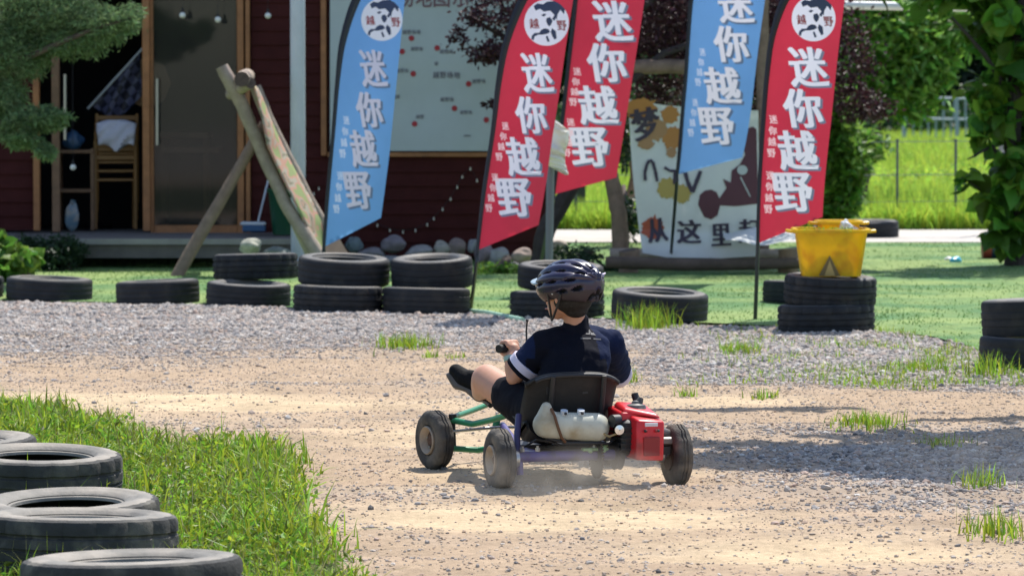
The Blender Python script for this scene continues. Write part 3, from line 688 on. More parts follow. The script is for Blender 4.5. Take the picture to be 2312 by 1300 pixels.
# checkered flag indoors
mc = bpy.data.materials.new('checker_cloth'); mc.use_nodes = True; nt = mc.node_tree; ck = nd(nt, 'ShaderNodeTexChecker'); ck.inputs['Scale'].default_value = 15; ck.inputs[1].default_value = (.10, .105, .19, 1); ck.inputs[2].default_value = (.02, .02, .04, 1)
tc = nd(nt, 'ShaderNodeTexCoord'); mp = nd(nt, 'ShaderNodeMapping'); mp.inputs['Rotation'].default_value = (0, R(38), 0); mp.inputs['Location'].default_value = (.01, .02, .01); nt.links.new(tc.outputs['Object'], mp.inputs[0]); nt.links.new(mp.outputs[0], ck.inputs[0]); nt.links.new(ck.outputs[0], nt.nodes['Principled BSDF'].inputs[0])
fg = thing('checkered_flag', 'dark checkered flag leaning behind the open doorway', 'flag', at(205, 240, 34.3))
w = MB(); w.sheet([[at((1-a)*(205+110*b)+a*(262+60*b), (1-a)*(238-118*b)+a*(275-60*b), 34.3+.03*math.sin(a*7+b*5)) for a in np.linspace(0, 1, 12)] for b in np.linspace(0, 1, 12)]); w.build('cloth', mc, fg, True)
w = MB(); w.tube([at(198, 246, 34.28), at(322, 110, 34.28)], .011, 8); w.build('stick', M_white, fg, True)
# blue & white bags, table and board behind the glass
def bag(u, v, Y_, rx, rz, m, name, label, cat, seed):
    w = MB(); w.blob(at(u, v, Y_), (rx, rx*.7, rz), 2, .18, seed=seed); p = at(u, v, Y_)+Vector((0, 0, rz*.85)); w.tube([p, p+Vector((.01, 0, rz*.35))], [rx*.25, rx*.4], 8)
    return tag(w.build(name, m, None, True), label, cat)
bag(165, 318, 33.9, .085, .075, mat('blue_plastic', (.03, .08, .17), .35), 'blue_bag', 'dark blue plastic bag on the shelf left of the chairs', 'bag', 3)
bag(163, 490, 33.75, .06, .12, mat('bottle_bag', (.14, .24, .32), .3, col2=(.4, .38, .36), c2scale=9), 'plastic_bag', 'pale blue and white plastic bag standing on the deck in the doorway', 'bag', 4)
tb = thing('shelf', 'dark wooden shelf inside the open doorway left of the chairs', 'shelf', at(165, 345, 34.0))
for v in (342, 430):
    w = MB(); w.box(at(172, v, 34.0), (.32, .3, .03), bev=.005); w.build('board', M_wood2, tb)
for u in (134, 212):
    w = MB(); w.box((ux(u, 34.0), 34.0, (.26+vz(335, 34.0))/2), (.03, .28, vz(335, 34.0)-.26)); w.build('side_panel', M_wood2, tb)
w = MB(); w.lathe([(-.02, .003), (-.02, .215), (0, .22), (.02, .215), (.02, .003)], at(330, 188, 34.4), (0.15, -1, 0), 8); tag(w.build('round_board', mat('plywood', (.40, .25, .14), .6, var=.1), None, False), 'eight-sided plywood board seen through the left of the glass door', 'board')
tb = thing('table', 'pale wooden table with benches behind the glass door', 'table', (ux(440, 35.3), 35.3, .22))
for v, u0, u1, nm in ((305, 365, 475, 'tabletop'), (338, 370, 498, 'bench')):
    w = MB(); w.box(at((u0+u1)/2, v, 35.3 if nm == 'tabletop' else 34.9), ((u1-u0)/255, .5 if nm == 'tabletop' else .25, .05), bev=.008); w.build(nm, mat('pale_bench', (.40, .24, .13), .5, var=.2), tb)
for u in (372, 468):
    w = MB(); w.box((ux(u, 35.3), 35.3, (.2+vz(310, 35.3))/2), (.05, .3, vz(312, 35.3)-.2)); w.build('leg', M_wood2, tb)
# dustpan/mop + bin by the column
mp_ = thing('mop', 'mop with a flat white and blue head leaning by the cabin wall', 'mop', at(572, 520, 32.9))
w = MB(); w.tube([at(583, 500, 32.9), at(606, 405, 33.3)], .009, 8); w.build('handle', M_white, mp_, True)
w = MB(); w.box(at(572, 505, 32.9), (.21, .14, .03), bev=.01); w.build('head', M_white, mp_, True)
w = MB(); w.box(at(574, 516, 32.88), (.19, .12, .055), bev=.01); w.build('pad', mat('blue_pad', (.03, .10, .22), .5), mp_, True)
w = MB()
cb = at(643, 535, 32.9); zb = .26
prof = [(0, .0), (0, .10), (.34, .135), (.36, .15), (.38, .15), (.38, .13), (.37, .125), (.02, .09), (.02, 0)]
w.lathe(prof, (cb.x, cb.y, zb), (0, 0, 1), 24, closed=False); tag(w.build('bin', mat('green_plastic', (.012, .08, .04), .35), None, True), 'dark green plastic bin beside the white column', 'bin')

# ---- boulders along the wall foot
bd = [(800, 553, 34, 32, (.17, .22, .24)), (888, 552, 52, 34, (.22, .19, .21)), (838, 574, 60, 26, (.25, .23, .24)), (945, 572, 68, 28, (.34, .32, .31)), (998, 562, 34, 32, (.40, .37, .32)), (1032, 558, 34, 36, (.26, .20, .18)), (880, 590, 58, 22, (.18, .19, .20)), (1092, 572, 36, 42, (.28, .22, .24)), (1126, 580, 44, 36, (.36, .36, .35)), (1176, 580, 44, 34, (.38, .29, .25)), (1068, 555, 20, 30, (.3, .3, .32)), (1150, 600, 40, 20, (.14, .14, .15)), (565, 556, 44, 32, (.50, .50, .42)), (625, 572, 58, 26, (.20, .23, .22)), (1240, 572, 40, 30, (.42, .34, .26)), (1262, 556, 36, 26, (.35, .29, .24)), (1445, 595, 40, 22, (.2, .2, .2))]
blb = ['blue-grey upright boulder at the wall foot beside the blue flag', 'purplish rounded boulder at the wall foot between the flags', 'low dull boulder next to the blue-grey one', 'broad pale grey boulder in the middle of the wall foot', 'small squarish tan boulder above the third tyre stack', 'reddish brown boulder right of the small tan one', 'flat dark boulder just behind the tyre stacks', 'mauve boulder below the left red flag', 'pale egg-shaped boulder right of the left red flag pole', 'pinkish sunlit boulder near the tree foot', 'small grey stone against the wall behind the left red flag pole', 'black flat stone at the foot of the pale egg-shaped boulder', 'cream boulder in front of the deck under the mop', 'long grey-green stone between the cream boulder and the white column', 'tan sunlit stone behind the helmet', 'brown stone resting by the grey post', 'dark stone under the log bench']
for i, ((u, v, wu, hv, c), lb) in enumerate(zip(bd, blb)):
    Yb = 31.7 if u < 700 else 33.0
    if i in (11, 6): Yb = 32.3
    s = Yb/9000; w = MB(); p = at(u, v, Yb); p.z = max(p.z, hv*s*.45)
    w.blob((0, 0, 0), (wu*s*.55, wu*s*.42, hv*s*.56), 3, .14, seed=i+3, rot=Matrix.Rotation(random.uniform(-.3, .3), 3, 'Y'))
    o = w.build('boulder', mat('boulder_%d' % i, c, .85, var=.3, vscale=14, bump=.4, bscale=30), None, True); o.location = p; tag(o, lb, 'boulder', 'boulders lining the cabin foot')

# ---- log A-frame with camouflage cloth
M_log = mat('grey_log', (.36, .29, .235), .85, var=.35, vscale=10, bump=.5, bscale=40)
M_logd = mat('brown_log', (.24, .165, .12), .85, var=.35, vscale=10, bump=.5, bscale=40)
M_end = mat('log_end', (.10, .07, .06), .9, var=.4, vscale=30)
af = thing('leaning_logs', 'leaning weathered logs hung with camouflage cloth before the glass door', 'logs', (U(600, 31), 31, 0))
def log(pts, rad, m, name='log', parent=af, ends=True):
    w = MB(); pts = [Vector(p) for p in pts]; n = 14; q = []; rr = []
    for i in range(len(pts)-1):
        for k in range(6 if i < len(pts)-2 else 7):
            t = k/6; q.append(pts[i].lerp(pts[i+1], t)+Vector((random.uniform(-1, 1), random.uniform(-1, 1), random.uniform(-1, 1)))*rad[0]*.06); rr.append((rad[i]*(1-t)+rad[i+1]*t)*random.uniform(.95, 1.05))
    w.tube(q, rr, n); w.m = [0]*(len(w.f)-2)+[1, 1]
    return w.build(name, [m, M_end], parent, True)
log([at(394, 632, 30.9), at(597, 282, 31.3)], [.05, .043], M_logd, 'prop_log')
log([at(500, 150, 31.2), at(548, 240, 31.2), at(592, 345, 31.2), at(650, 470, 31.1), at(735, 600, 31.0)], [.052, .056, .05, .052, .056], M_log, 'long_log')
log([at(546, 180, 30.9), at(560, 172, 32.3)], [.062, .058], M_log, 'cross_log')
log([at(520, 214, 31.35), at(566, 188, 31.0)], [.045, .045], M_log, 'cross_log')
log([at(577, 196, 31.45), at(608, 275, 31.45), at(690, 440, 31.4), at(780, 590, 31.35)], [.045, .05, .05, .05], M_log, 'long_log')
mcm = bpy.data.materials.new('camouflage'); mcm.use_nodes = True; nt = mcm.node_tree; b = nt.nodes['Principled BSDF']; b.inputs['Roughness'].default_value = .8
tc = nd(nt, 'ShaderNodeTexCoord'); vo = nd(nt, 'ShaderNodeTexNoise'); vo.inputs['Scale'].default_value = 6.5; vo.inputs['Detail'].default_value = 1.5; nt.links.new(tc.outputs['Object'], vo.inputs['Vector'])
cr = nd(nt, 'ShaderNodeValToRGB'); cr.color_ramp.interpolation = 'CONSTANT'; e = cr.color_ramp.elements; e[0].color = (.28, .34, .14, 1); e[1].position = .42; e[1].color = (.50, .27, .20, 1)
for p_, c in ((.5, (.40, .36, .28)), (.56, (.20, .18, .12)), (.6, (.42, .27, .2))): q = e.new(p_); q.color = (*c, 1)
nt.links.new(vo.outputs[0], cr.inputs[0]); nt.links.new(cr.outputs[0], b.inputs['Base Color'])
Lp = [(570, 190), (590, 262), (602, 330), (640, 410), (680, 490), (728, 590)]; Rp = [(584, 205), (618, 290), (652, 362), (700, 450), (731, 505), (733, 588)]
def lerp_poly(P, t):
    t = max(0, min(t, .99999))*(len(P)-1); i = int(t); f = t-i; return (P[i][0]*(1-f)+P[i+1][0]*f, P[i][1]*(1-f)+P[i+1][1]*f)
w = MB(); g = []
for t in np.linspace(0, 1, 30):
    a = lerp_poly(Lp, t); c = lerp_poly(Rp, t); g.append([at(a[0]*(1-s_)+c[0]*s_, a[1]*(1-s_)+c[1]*s_, 31.05+.3*s_+.02*math.sin(t*14+s_*4)) for s_ in np.linspace(0, 1, 8)])
w.sheet(g); o = w.build('camouflage_cloth', mcm, af, True); md = o.modifiers.new('s', 'SOLIDIFY'); md.thickness = .01
Lp = [(588, 345), (606, 408), (640, 470), (672, 540), (700, 600)]; Rp = [(592, 345), (622, 408), (664, 480), (700, 545), (716, 600)]
w = MB(); g = []
for t in np.linspace(0, 1, 20):
    a = lerp_poly(Lp, t); c = lerp_poly(Rp, t); g.append([at(a[0]*(1-s_)+c[0]*s_, a[1]*(1-s_)+c[1]*s_, 31.3+.02*math.sin(t*10)) for s_ in np.linspace(0, 1, 5)])
w.sheet(g); o = w.build('cream_cloth', mat('cream_cloth', (.55, .48, .33), .8, var=.15), af, True); md = o.modifiers.new('s', 'SOLIDIFY'); md.thickness = .01
w = MB(); w.add([at(u, v, Y_) for Y_ in (28.7, 28.82) for u, v in ((734, 552), (764, 534), (796, 590), (740, 606))], [(3, 2, 1, 0), (4, 5, 6, 7), (0, 1, 5, 4), (1, 2, 6, 5), (2, 3, 7, 6), (3, 0, 4, 7)])
tag(w.build('timber_offcut', mat('pink_timber', (.52, .30, .26), .7, var=.15, vscale=12), None), 'pinkish timber offcut propped behind the tyres at the foot of the blue flag', 'timber')

# ================================================================== FLAGS
def spl(P, t):
    n = len(P)-1; t = max(0, min(t, .99999))*n; i = int(t); f = t-i
    p0 = P[max(i-1, 0)]; p1 = P[i]; p2 = P[i+1]; p3 = P[min(i+2, n)]
    h = lambda a, b, c, d: .5*(2*b+(c-a)*f+(2*a-5*b+4*c-d)*f*f+(3*b-a-3*c+d)*f**3)
    return (h(p0[0], p1[0], p2[0], p3[0]), h(p0[1], p1[1], p2[1], p3[1]))
M_sleeve = mat('black_sleeve', (.014, .016, .024), .7)
M_polem = mat('black_pole', (.02, .025, .035), .35)
def feather(label, cloth_m, txt_m, shd_m, sleeve, L, Rr, Y0, base, chars, logo=None, sub=None, slant=.9, wave=(0, 0), cw=90, chh=92, subm=None):
    ph = wave[1]
    um = (L[0][0]+Rr[0][0])/2
    def fn(u, v): return Y0+slant*(u-um)/9000*Y0*.5+wave[0]*math.sin((u*.75+v*.16)*.042+ph)+wave[0]*.8*math.sin(v*.012+u*.01+ph*2)
    pb = gz(*base) if base[1] < 2000 else None
    t = thing('feather_flag', label, 'flag', (pb.x, pb.y, 0), 0, 'feather flags standing in front of the cabin')
    w = MB(); w.sheet([[at(*(lambda a, c: (a[0]*(1-s_)+c[0]*s_, a[1]*(1-s_)+c[1]*s_, fn(a[0]*(1-s_)+c[0]*s_, a[1]*(1-s_)+c[1]*s_)-.03*math.sin(s_*3.14)))(spl(sleeve, tt), spl(L, tt))) for s_ in np.linspace(0, 1, 7)] for tt in np.linspace(0, 1, 60)])
    w.build('sleeve', M_sleeve, t, True)
    w = MB(); pp = [pb, (lambda a, c: at(a[0]*.5+c[0]*.5, a[1]+6, fn(*a)+.012))(sleeve[0], L[0])]
    for tt in np.linspace(.03, 1, 24):
        a = spl(sleeve, tt); c = spl(L, tt); pp.append(at(a[0]*.5+c[0]*.5, a[1]*.5+c[1]*.5, fn(*a)+.022))
    w.tube(pp, [.013]*2+[.010]*24, 8); w.build('pole', M_polem, t, True)
    # printed cloth: emblem and lettering are cut into the sheet itself
    layers = []   # (triangles px (n,3,2), material)
    def tri_of(ch, cu_, cv_, w_, h_, off, du=0, dv=0, sh_=-.16):
        V, Fc = glyph(ch, .010); V = np.array(V); k = max(0, off-.010); out = []
        for sx in ((0,) if k < .008 else (-k, 0, k)):
            a = (V[:, 0]+sx)*w_; b = V[:, 1]*h_; P = np.stack([cu_+a+du+sh_*b, cv_-b+dv], -1)
            for f in Fc:
                for q in range(1, len(f)-1): out.append((P[f[0]], P[f[q]], P[f[q+1]]))
        return np.array(out)
    def tri_poly(P):
        bm = bmesh.new(); bm.faces.new([bm.verts.new((a, b, 0)) for a, b in P]); bm.normal_update(); bmesh.ops.triangulate(bm, faces=bm.faces[:], ngon_method='EAR_CLIP')
        o_ = np.array([[tuple(v.co[:2]) for v in f.verts] for f in bm.faces]); bm.free(); return o_
    if logo:
        cu, cv, r = logo; s_ = r/50.0
        layers.append((tri_poly([(cu+r*.97*math.cos(a), cv+r*math.sin(a)) for a in np.linspace(0, 2*math.pi, 41)[:-1]]), 4))
        for P in ([(-28, -36), (-20, -42), (-8, -40), (2, -46), (18, -47), (30, -40), (40, -30), (38, -18), (30, -28), (24, -18), (22, -6), (16, -18), (8, -26), (-6, -24), (-14, -30), (-24, -26)],
                  [(-12, -16), (-6, -20), (0, -18), (-6, -13)], [(0, -10), (8, -12), (13, -4), (10, 4), (6, 8), (2, 4), (-1, -3)], [(12, -8), (17, -16), (20, -10), (17, -4)],
                  [(-12, 16), (-4, 12), (4, 14), (8, 20), (2, 24), (-8, 26), (-18, 26), (-26, 30), (-28, 38), (-33, 36), (-32, 28), (-26, 22), (-16, 22)],
                  [(-2, 30), (2, 28), (7, 40), (2, 42)], [(12, 12), (20, 18), (22, 34), (17, 37), (12, 28), (9, 20)]):
            layers.append((tri_poly([(cu+x_*s_, cv+y_*s_) for x_, y_ in P]), 5))
        layers.append((tri_of('越', cu-27*s_, cv+2*s_, 20*s_, 22*s_, .04), 6)); layers.append((tri_of('野', cu+33*s_, cv+6*s_, 20*s_, 22*s_, .04), 6))
    for ch, cu, cv, cw_, ch_ in chars: layers.append((tri_of(ch, cu, cv, cw_, ch_, .05, 4.5, 4.5), 2))
    for ch, cu, cv, cw_, ch_ in chars: layers.append((tri_of(ch, cu, cv, cw_, ch_, .035), 1))
    if sub:
        (u0, v0), (u1, v1), cwid, n = sub
        for i, ch in enumerate('迷你越野 迷你越野'[:n]):
            f = i/(n-1)
            if ch != ' ': layers.append((tri_of(ch, u0*(1-f)+u1*f, v0*(1-f)+v1*f, cwid, (v1-v0)/n*.86, .03), 3))
    from mathutils.geometry import delaunay_2d_cdt
    NS, NTT = 18, 46
    G = [[(lambda a, c: (a[0]*(1-q)+c[0]*q, a[1]*(1-q)+c[1]*q))(spl(L, tt), spl(Rr, tt)) for q in np.linspace(0, 1, NS)] for tt in np.linspace(0, 1, NTT)]
    pv = [Vector(p) for row in G for p in row]; pe = []
    for a in range(NTT-1): pe += [(a*NS, (a+1)*NS), (a*NS+NS-1, (a+1)*NS+NS-1)]
    for b in range(NS-1): pe += [(b, b+1), ((NTT-1)*NS+b, (NTT-1)*NS+b+1)]
    for T, m_ in layers:
        cnt = {}; key = {}
        for tr3 in T:
            ids = []
            for p in tr3:
                k_ = (round(float(p[0]), 3), round(float(p[1]), 3))
                if k_ not in key: key[k_] = len(pv); pv.append(Vector(k_))
                ids.append(key[k_])
            for a, b in ((0, 1), (1, 2), (2, 0)):
                e_ = (min(ids[a], ids[b]), max(ids[a], ids[b])); cnt[e_] = cnt.get(e_, 0)+1
        pe += [e_ for e_, c_ in cnt.items() if c_ == 1 and e_[0] != e_[1]]
    ov, oe, of, *_ = delaunay_2d_cdt(pv, pe, [], 0, 1e-4)
    OV = np.array([tuple(p) for p in ov]); OF = [f for f in of if len(f) == 3]; OFa = np.array(OF); Cn = OV[OFa].mean(1)
    outline = [G[a][0] for a in range(NTT)]+[G[-1][b] for b in range(NS)]+[G[a][-1] for a in range(NTT-1, -1, -1)]+[G[0][b] for b in range(NS-1, -1, -1)]
    inside = inpoly(Cn[:, 0], Cn[:, 1], outline); OFa = OFa[inside]; Cn = Cn[inside]; mi_ = np.zeros(len(OFa), int)
    def intri(P, T):
        res = np.zeros(len(P), bool)
        for a, b, c in T:
            bx = (P[:, 0] > min(a[0], b[0], c[0])) & (P[:, 0] < max(a[0], b[0], c[0])) & (P[:, 1] > min(a[1], b[1], c[1])) & (P[:, 1] < max(a[1], b[1], c[1])) & ~res
            if not bx.any(): continue
            Q = P[bx]; d1 = (Q[:, 0]-b[0])*(a[1]-b[1])-(a[0]-b[0])*(Q[:, 1]-b[1]); d2 = (Q[:, 0]-c[0])*(b[1]-c[1])-(b[0]-c[0])*(Q[:, 1]-c[1]); d3 = (Q[:, 0]-a[0])*(c[1]-a[1])-(c[0]-a[0])*(Q[:, 1]-a[1])
            res[np.where(bx)[0][((d1 >= 0) & (d2 >= 0) & (d3 >= 0)) | ((d1 <= 0) & (d2 <= 0) & (d3 <= 0))]] = True
        return res
    for T, m_ in layers: mi_[intri(Cn, T)] = m_
    V3 = np.array([tuple(at(u_, v_, fn(u_, v_))) for u_, v_ in OV])
    npmesh('cloth', V3, OFa, [cloth_m, txt_m, shd_m, subm, M_disc, M_ink, M_dred2], t, True, mi_)
    return t
M_rc = mat('red_cloth', (.66, .035, .075), .6, trans=.42, var=.08, vscale=3, bump=.9, bscale=5)
M_bc = mat('blue_cloth', (.175, .39, .80), .6, trans=.42, var=.06, vscale=3, bump=.9, bscale=5)
M_tx = mat('letter_white', (.86, .82, .95), .6, trans=.45)
M_txb = mat('letter_lilac', (.66, .62, .80), .6, trans=.4)
M_sh = mat('letter_shadow', (.22, .24, .36), .6, trans=.2); M_shb = mat('letter_shadow_blue', (.15, .20, .34), .6, trans=.2)
M_disc = mat('emblem_white', (.82, .79, .92), .6, trans=.4); M_ink = mat('emblem_ink', (.035, .05, .12), .6); M_dred2 = mat('emblem_red', (.36, .06, .07), .6)
M_subr = mat('small_letter_pink', (.92, .60, .66), .6, trans=.6); M_subb = mat('small_letter_pale_blue', (.60, .68, .92), .6, trans=.6)
feather('blue feather flag at the left, beside the white column, emblem near its top', M_bc, M_txb, M_shb,
        [(726, 575), (736, 430), (748, 300), (757, 180), (767, 90), (796, -5), (848, -85), (925, -135)], [(735, 556), (745, 430), (757, 300), (768, 180), (783, 90), (815, 0), (860, -70), (927, -120)], [(860, 492), (870, 420), (880, 340), (891, 230), (901, 130), (914, 0), (925, -60), (934, -115)],
        28.3, (727, 668), [('迷', 842, 155, 56, 84), ('你', 833, 248, 56, 80), ('越', 820, 336, 56, 84), ('野', 808, 430, 58, 84)], (862, 45, 48), ((782, 272), (760, 472), 14, 9), slant=2, wave=(.03, .5), subm=M_subb)
feather('red feather flag standing nearest the third tyre stack, emblem near its top', M_rc, M_tx, M_sh,
        [(1072, 582), (1088, 430), (1107, 300), (1120, 180), (1137, 90), (1172, -5), (1228, -85), (1300, -135)], [(1082, 563), (1098, 430), (1118, 300), (1134, 180), (1154, 90), (1192, 0), (1240, -70), (1302, -120)], [(1216, 508), (1232, 420), (1246, 320), (1263, 210), (1277, 110), (1294, 0), (1302, -60), (1308, -115)],
        25.7, (1062, 704), [('迷', 1212, 165, 66, 90), ('你', 1198, 260, 66, 84), ('越', 1180, 354, 72, 88), ('野', 1161, 446, 76, 86)], (1234, 52, 52), ((1141, 285), (1104, 470), 15, 9), slant=1.6, wave=(.03, 2.5), subm=M_subr)
feather('red feather flag behind the snagged plastic bag, no emblem in view', M_rc, M_tx, M_sh,
        [(1246, 442), (1256, 350), (1268, 250), (1279, 150), (1290, 50), (1300, -50), (1325, -160), (1420, -245)], [(1254, 438), (1265, 350), (1277, 250), (1288, 150), (1300, 50), (1312, -50), (1340, -150), (1422, -230)], [(1392, 401), (1405, 320), (1418, 240), (1432, 150), (1448, 50), (1462, -50), (1475, -140), (1484, -225)],
        28.8, (1212, 640), [('迷', 1382, 48, 84, 92), ('你', 1369, 142, 84, 88), ('越', 1349, 238, 84, 88), ('野', 1331, 332, 84, 88)], None, ((1303, 162), (1280, 345), 17, 9), slant=.8, wave=(.025, 4), subm=M_subr)
feather('blue feather flag in front of the splattered banner', M_bc, M_tx, M_shb,
        [(1524, 402), (1530, 340), (1537, 250), (1544, 170), (1550, 80), (1555, 0), (1568, -130), (1680, -275)], [(1533, 393), (1539, 340), (1546, 250), (1553, 170), (1559, 80), (1566, 0), (1583, -120), (1682, -260)], [(1676, 356), (1686, 310), (1697, 240), (1706, 160), (1716, 80), (1727, 0), (1740, -120), (1748, -255)],
        30.0, (1512, 612), [('迷', 1660, 14, 76, 78), ('你', 1650, 100, 74, 82), ('越', 1630, 194, 78, 84), ('野', 1618, 285, 76, 84)], None, ((1586, 118), (1560, 300), 13, 9), slant=.8, wave=(.02, 1), subm=M_subb)
feather('red feather flag at the right beside the yellow tubs, emblem near its top', M_rc, M_tx, M_sh,
        [(1707, 553), (1710, 420), (1719, 260), (1727, 160), (1738, 80), (1764, -5), (1820, -85), (1908, -138)], [(1715, 548), (1719, 420), (1730, 260), (1739, 160), (1752, 80), (1783, 0), (1838, -70), (1910, -120)], [(1857, 490), (1863, 400), (1878, 260), (1888, 160), (1897, 80), (1907, 0), (1914, -70), (1916, -115)],
        25.25, (1705, 724), [('迷', 1824, 152, 84, 90), ('你', 1812, 245, 84, 88), ('越', 1800, 340, 84, 90), ('野', 1790, 434, 86, 88)], (1837, 43, 51), ((1746, 270), (1735, 472), 18, 9), slant=.6, wave=(.02, 3.3), subm=M_subr)
# grey metal post + bag
w = MB(); pb = gz(1238, 684); w.tube([pb, at(1243, 372, pb.y)], .028, 12); w.tube([at(1243, 372, pb.y), at(1243, 368, pb.y)], [.03, .02], 12)
tag(w.build('metal_post', mat('grey_metal', (.17, .18, .21), .5, metal=.3), None, True), 'short grey metal post between the two red flags', 'post')
bgm = mat('clear_plastic', (.86, .86, .82), .22, trans=.3, spec=.8, col2=(.84, .80, .68), c2scale=9, c2lo=.5, c2hi=.6)
ring = [[(1240, 262), (1242, 262)], [(1236, 290), (1268, 282)], [(1234, 318), (1286, 296)], [(1230, 338), (1284, 322)], [(1224, 350), (1276, 342)], [(1226, 366), (1276, 352)], [(1240, 376), (1276, 368)], [(1258, 386), (1280, 380)], [(1278, 396), (1284, 394)]]
w = MB(); g = []; n = 22; Yb = 27.25
for t in np.linspace(0, 1, 34):
    a = lerp_poly([r[0] for r in ring], t); c = lerp_poly([r[1] for r in ring], t); row = []
    for k in range(n):
        th = 2*math.pi*k/n; s_ = .5-.5*math.cos(th); dpt = .06*math.sin(th)*math.sin(min(1, t*1.1)*3.1)
        cr_k = .02*math.sin(th*3+t*19)*math.sin(t*11+th)+.012*math.sin(t*43+th*5)
        row.append(at(a[0]*(1-s_)+c[0]*s_, a[1]*(1-s_)+c[1]*s_, Yb+dpt+cr_k))
    row.append(row[0]); g.append(row)
w.sheet(g); o = w.build('bag_film', bgm, None, True); o.name = 'plastic_bag'; tag(o, 'crumpled clear plastic bag snagged on the grey post between red flags', 'bag')

# ---- splattered banner on log stand
YB = 31.6
def fb(u, v): return YB+.03*math.sin(u*.02+v*.008)+.02*math.sin(v*.022+1.3)-.0009*max(0, v-520)*1.5
bn = thing('splattered_banner', 'white paint-splattered banner with brush lettering and a quad bike silhouette', 'banner', (at(1580, 580, YB).x, YB, .3))
top = [(1419, 224), (1500, 238), (1600, 246), (1712, 250)]; bot = [(1451, 571), (1505, 581), (1630, 583), (1715, 578)]
w = MB(); g = []
for t in np.linspace(0, 1, 40):
    row = []
    for s_ in np.linspace(0, 1, 40):
        a = lerp_poly(top, s_); c = lerp_poly(bot, s_); u = a[0]*(1-t)+c[0]*t-3*math.sin(t*3.1)*(1-s_)*2; v = a[1]*(1-t)+c[1]*t; row.append(at(u, v, fb(u, v)))
    g.append(row)
w.sheet(g); sh = w.build('sheet', mat('banner_white', (.74, .75, .73), .6, var=.06, vscale=4, trans=.18), bn, True)
def splat(cu, cv, r, m, nm, spikes=9, seed=0, lift=.006, asp=1):
    rr = random.Random(seed); w = MB(); P = []
    for k in range(spikes*4):
        a = 2*math.pi*k/(spikes*4); q = r*(.8+.2*rr.random()+(.25*rr.random() if k % 4 == 0 else 0)); P.append((cu+q*math.cos(a)*asp, cv+q*math.sin(a)))
    vs = [at(cu, cv, fb(cu, cv)-lift)]+[at(u, v, fb(u, v)-lift) for u, v in P]; N = len(P); w.add(vs, [(0, 1+i, 1+(i+1) % N) for i in range(N)]); w.build(nm, m, sh)
O1 = mat('splat_orange', (.46, .20, .05), .6); O2 = mat('splat_brown', (.40, .22, .10), .6); O3 = mat('splat_yellow', (.46, .34, .09), .6); O4 = mat('splat_red', (.46, .10, .05), .6)
splat(1446, 246, 26, O1, 'paint_splat', seed=1, asp=1.5); splat(1512, 260, 21, O1, 'paint_splat', seed=2); splat(1482, 292, 27, O2, 'paint_splat', seed=3, lift=.007); splat(1520, 312, 26, O1, 'paint_splat', seed=4); splat(1458, 324, 15, O2, 'paint_splat', seed=5, asp=1.3, lift=.007); splat(1516, 345, 12, O2, 'paint_splat', seed=6)
splat(1508, 425, 26, O3, 'paint_splat', seed=7, lift=.006); splat(1538, 438, 23, O3, 'paint_splat', seed=8, lift=.007); splat(1474, 515, 27, O4, 'paint_splat', seed=9); splat(1480, 500, 4, O4, 'paint_splat', seed=10)
M_brush = mat('brush_ink', (.05, .035, .06), .6); M_quad = mat('print_maroon', (.10, .03, .045), .6)
w = MB()
for ch, cu, cv, cw_, ch_, ro in [('梦', 1458, 280, 62, 72, .2), ('从', 1484, 520, 44, 54, .12), ('这', 1556, 523, 52, 54, .0), ('里', 1628, 530, 42, 50, .05), ('起', 1693, 522, 48, 54, 0)]: write(w, ch, cu, cv, cw_, ch_, fb, off=.05, rot=ro, lift=.013)
def stroke(w, P, wd, lift=.013):
    for i in range(len(P)-1):
        (a, b), (c, d_) = P[i], P[i+1]; L_ = math.hypot(c-a, d_-b); nx_, ny_ = -(d_-b)/L_*wd, (c-a)/L_*wd
        poly(w, [(a-nx_, b-ny_), (c-nx_*.8, d_-ny_*.8), (c+nx_*.8, d_+ny_*.8), (a+nx_, b+ny_)], fb, lift+.0003*i)
stroke(w, [(1457, 408), (1456, 390), (1461, 370), (1467, 362), (1474, 366), (1480, 388), (1484, 410)], 4)
stroke(w, [(1500, 378), (1512, 386), (1530, 386)], 3.5); stroke(w, [(1524, 386), (1522, 416)], 3.5)
stroke(w, [(1547, 390), (1553, 412), (1563, 434), (1572, 412), (1582, 386)], 5)
w.build('lettering', M_brush, sh)
w = MB(); poly(w, [(1576, 462), (1580, 440), (1592, 430), (1606, 428), (1618, 434), (1624, 448), (1640, 425), (1632, 404), (1650, 412), (1652, 385), (1670, 372), (1682, 350), (1676, 320), (1684, 292), (1700, 286), (1708, 292), (1712, 460), (1660, 466), (1626, 464), (1620, 486), (1606, 496), (1590, 490)], fb, .006)
w.build('quad_silhouette', M_quad, sh)
w = MB(); P = [(1676+12*math.cos(a), 384+11*math.sin(a)) for a in np.linspace(0, 6.28, 12)[:-1]]; poly(w, P, fb, .012); stroke(w, [(1672, 400), (1684, 424), (1694, 444)], 1.6, .012); w.build('quad_highlight', mat('print_pale', (.5, .53, .52), .6), sh)
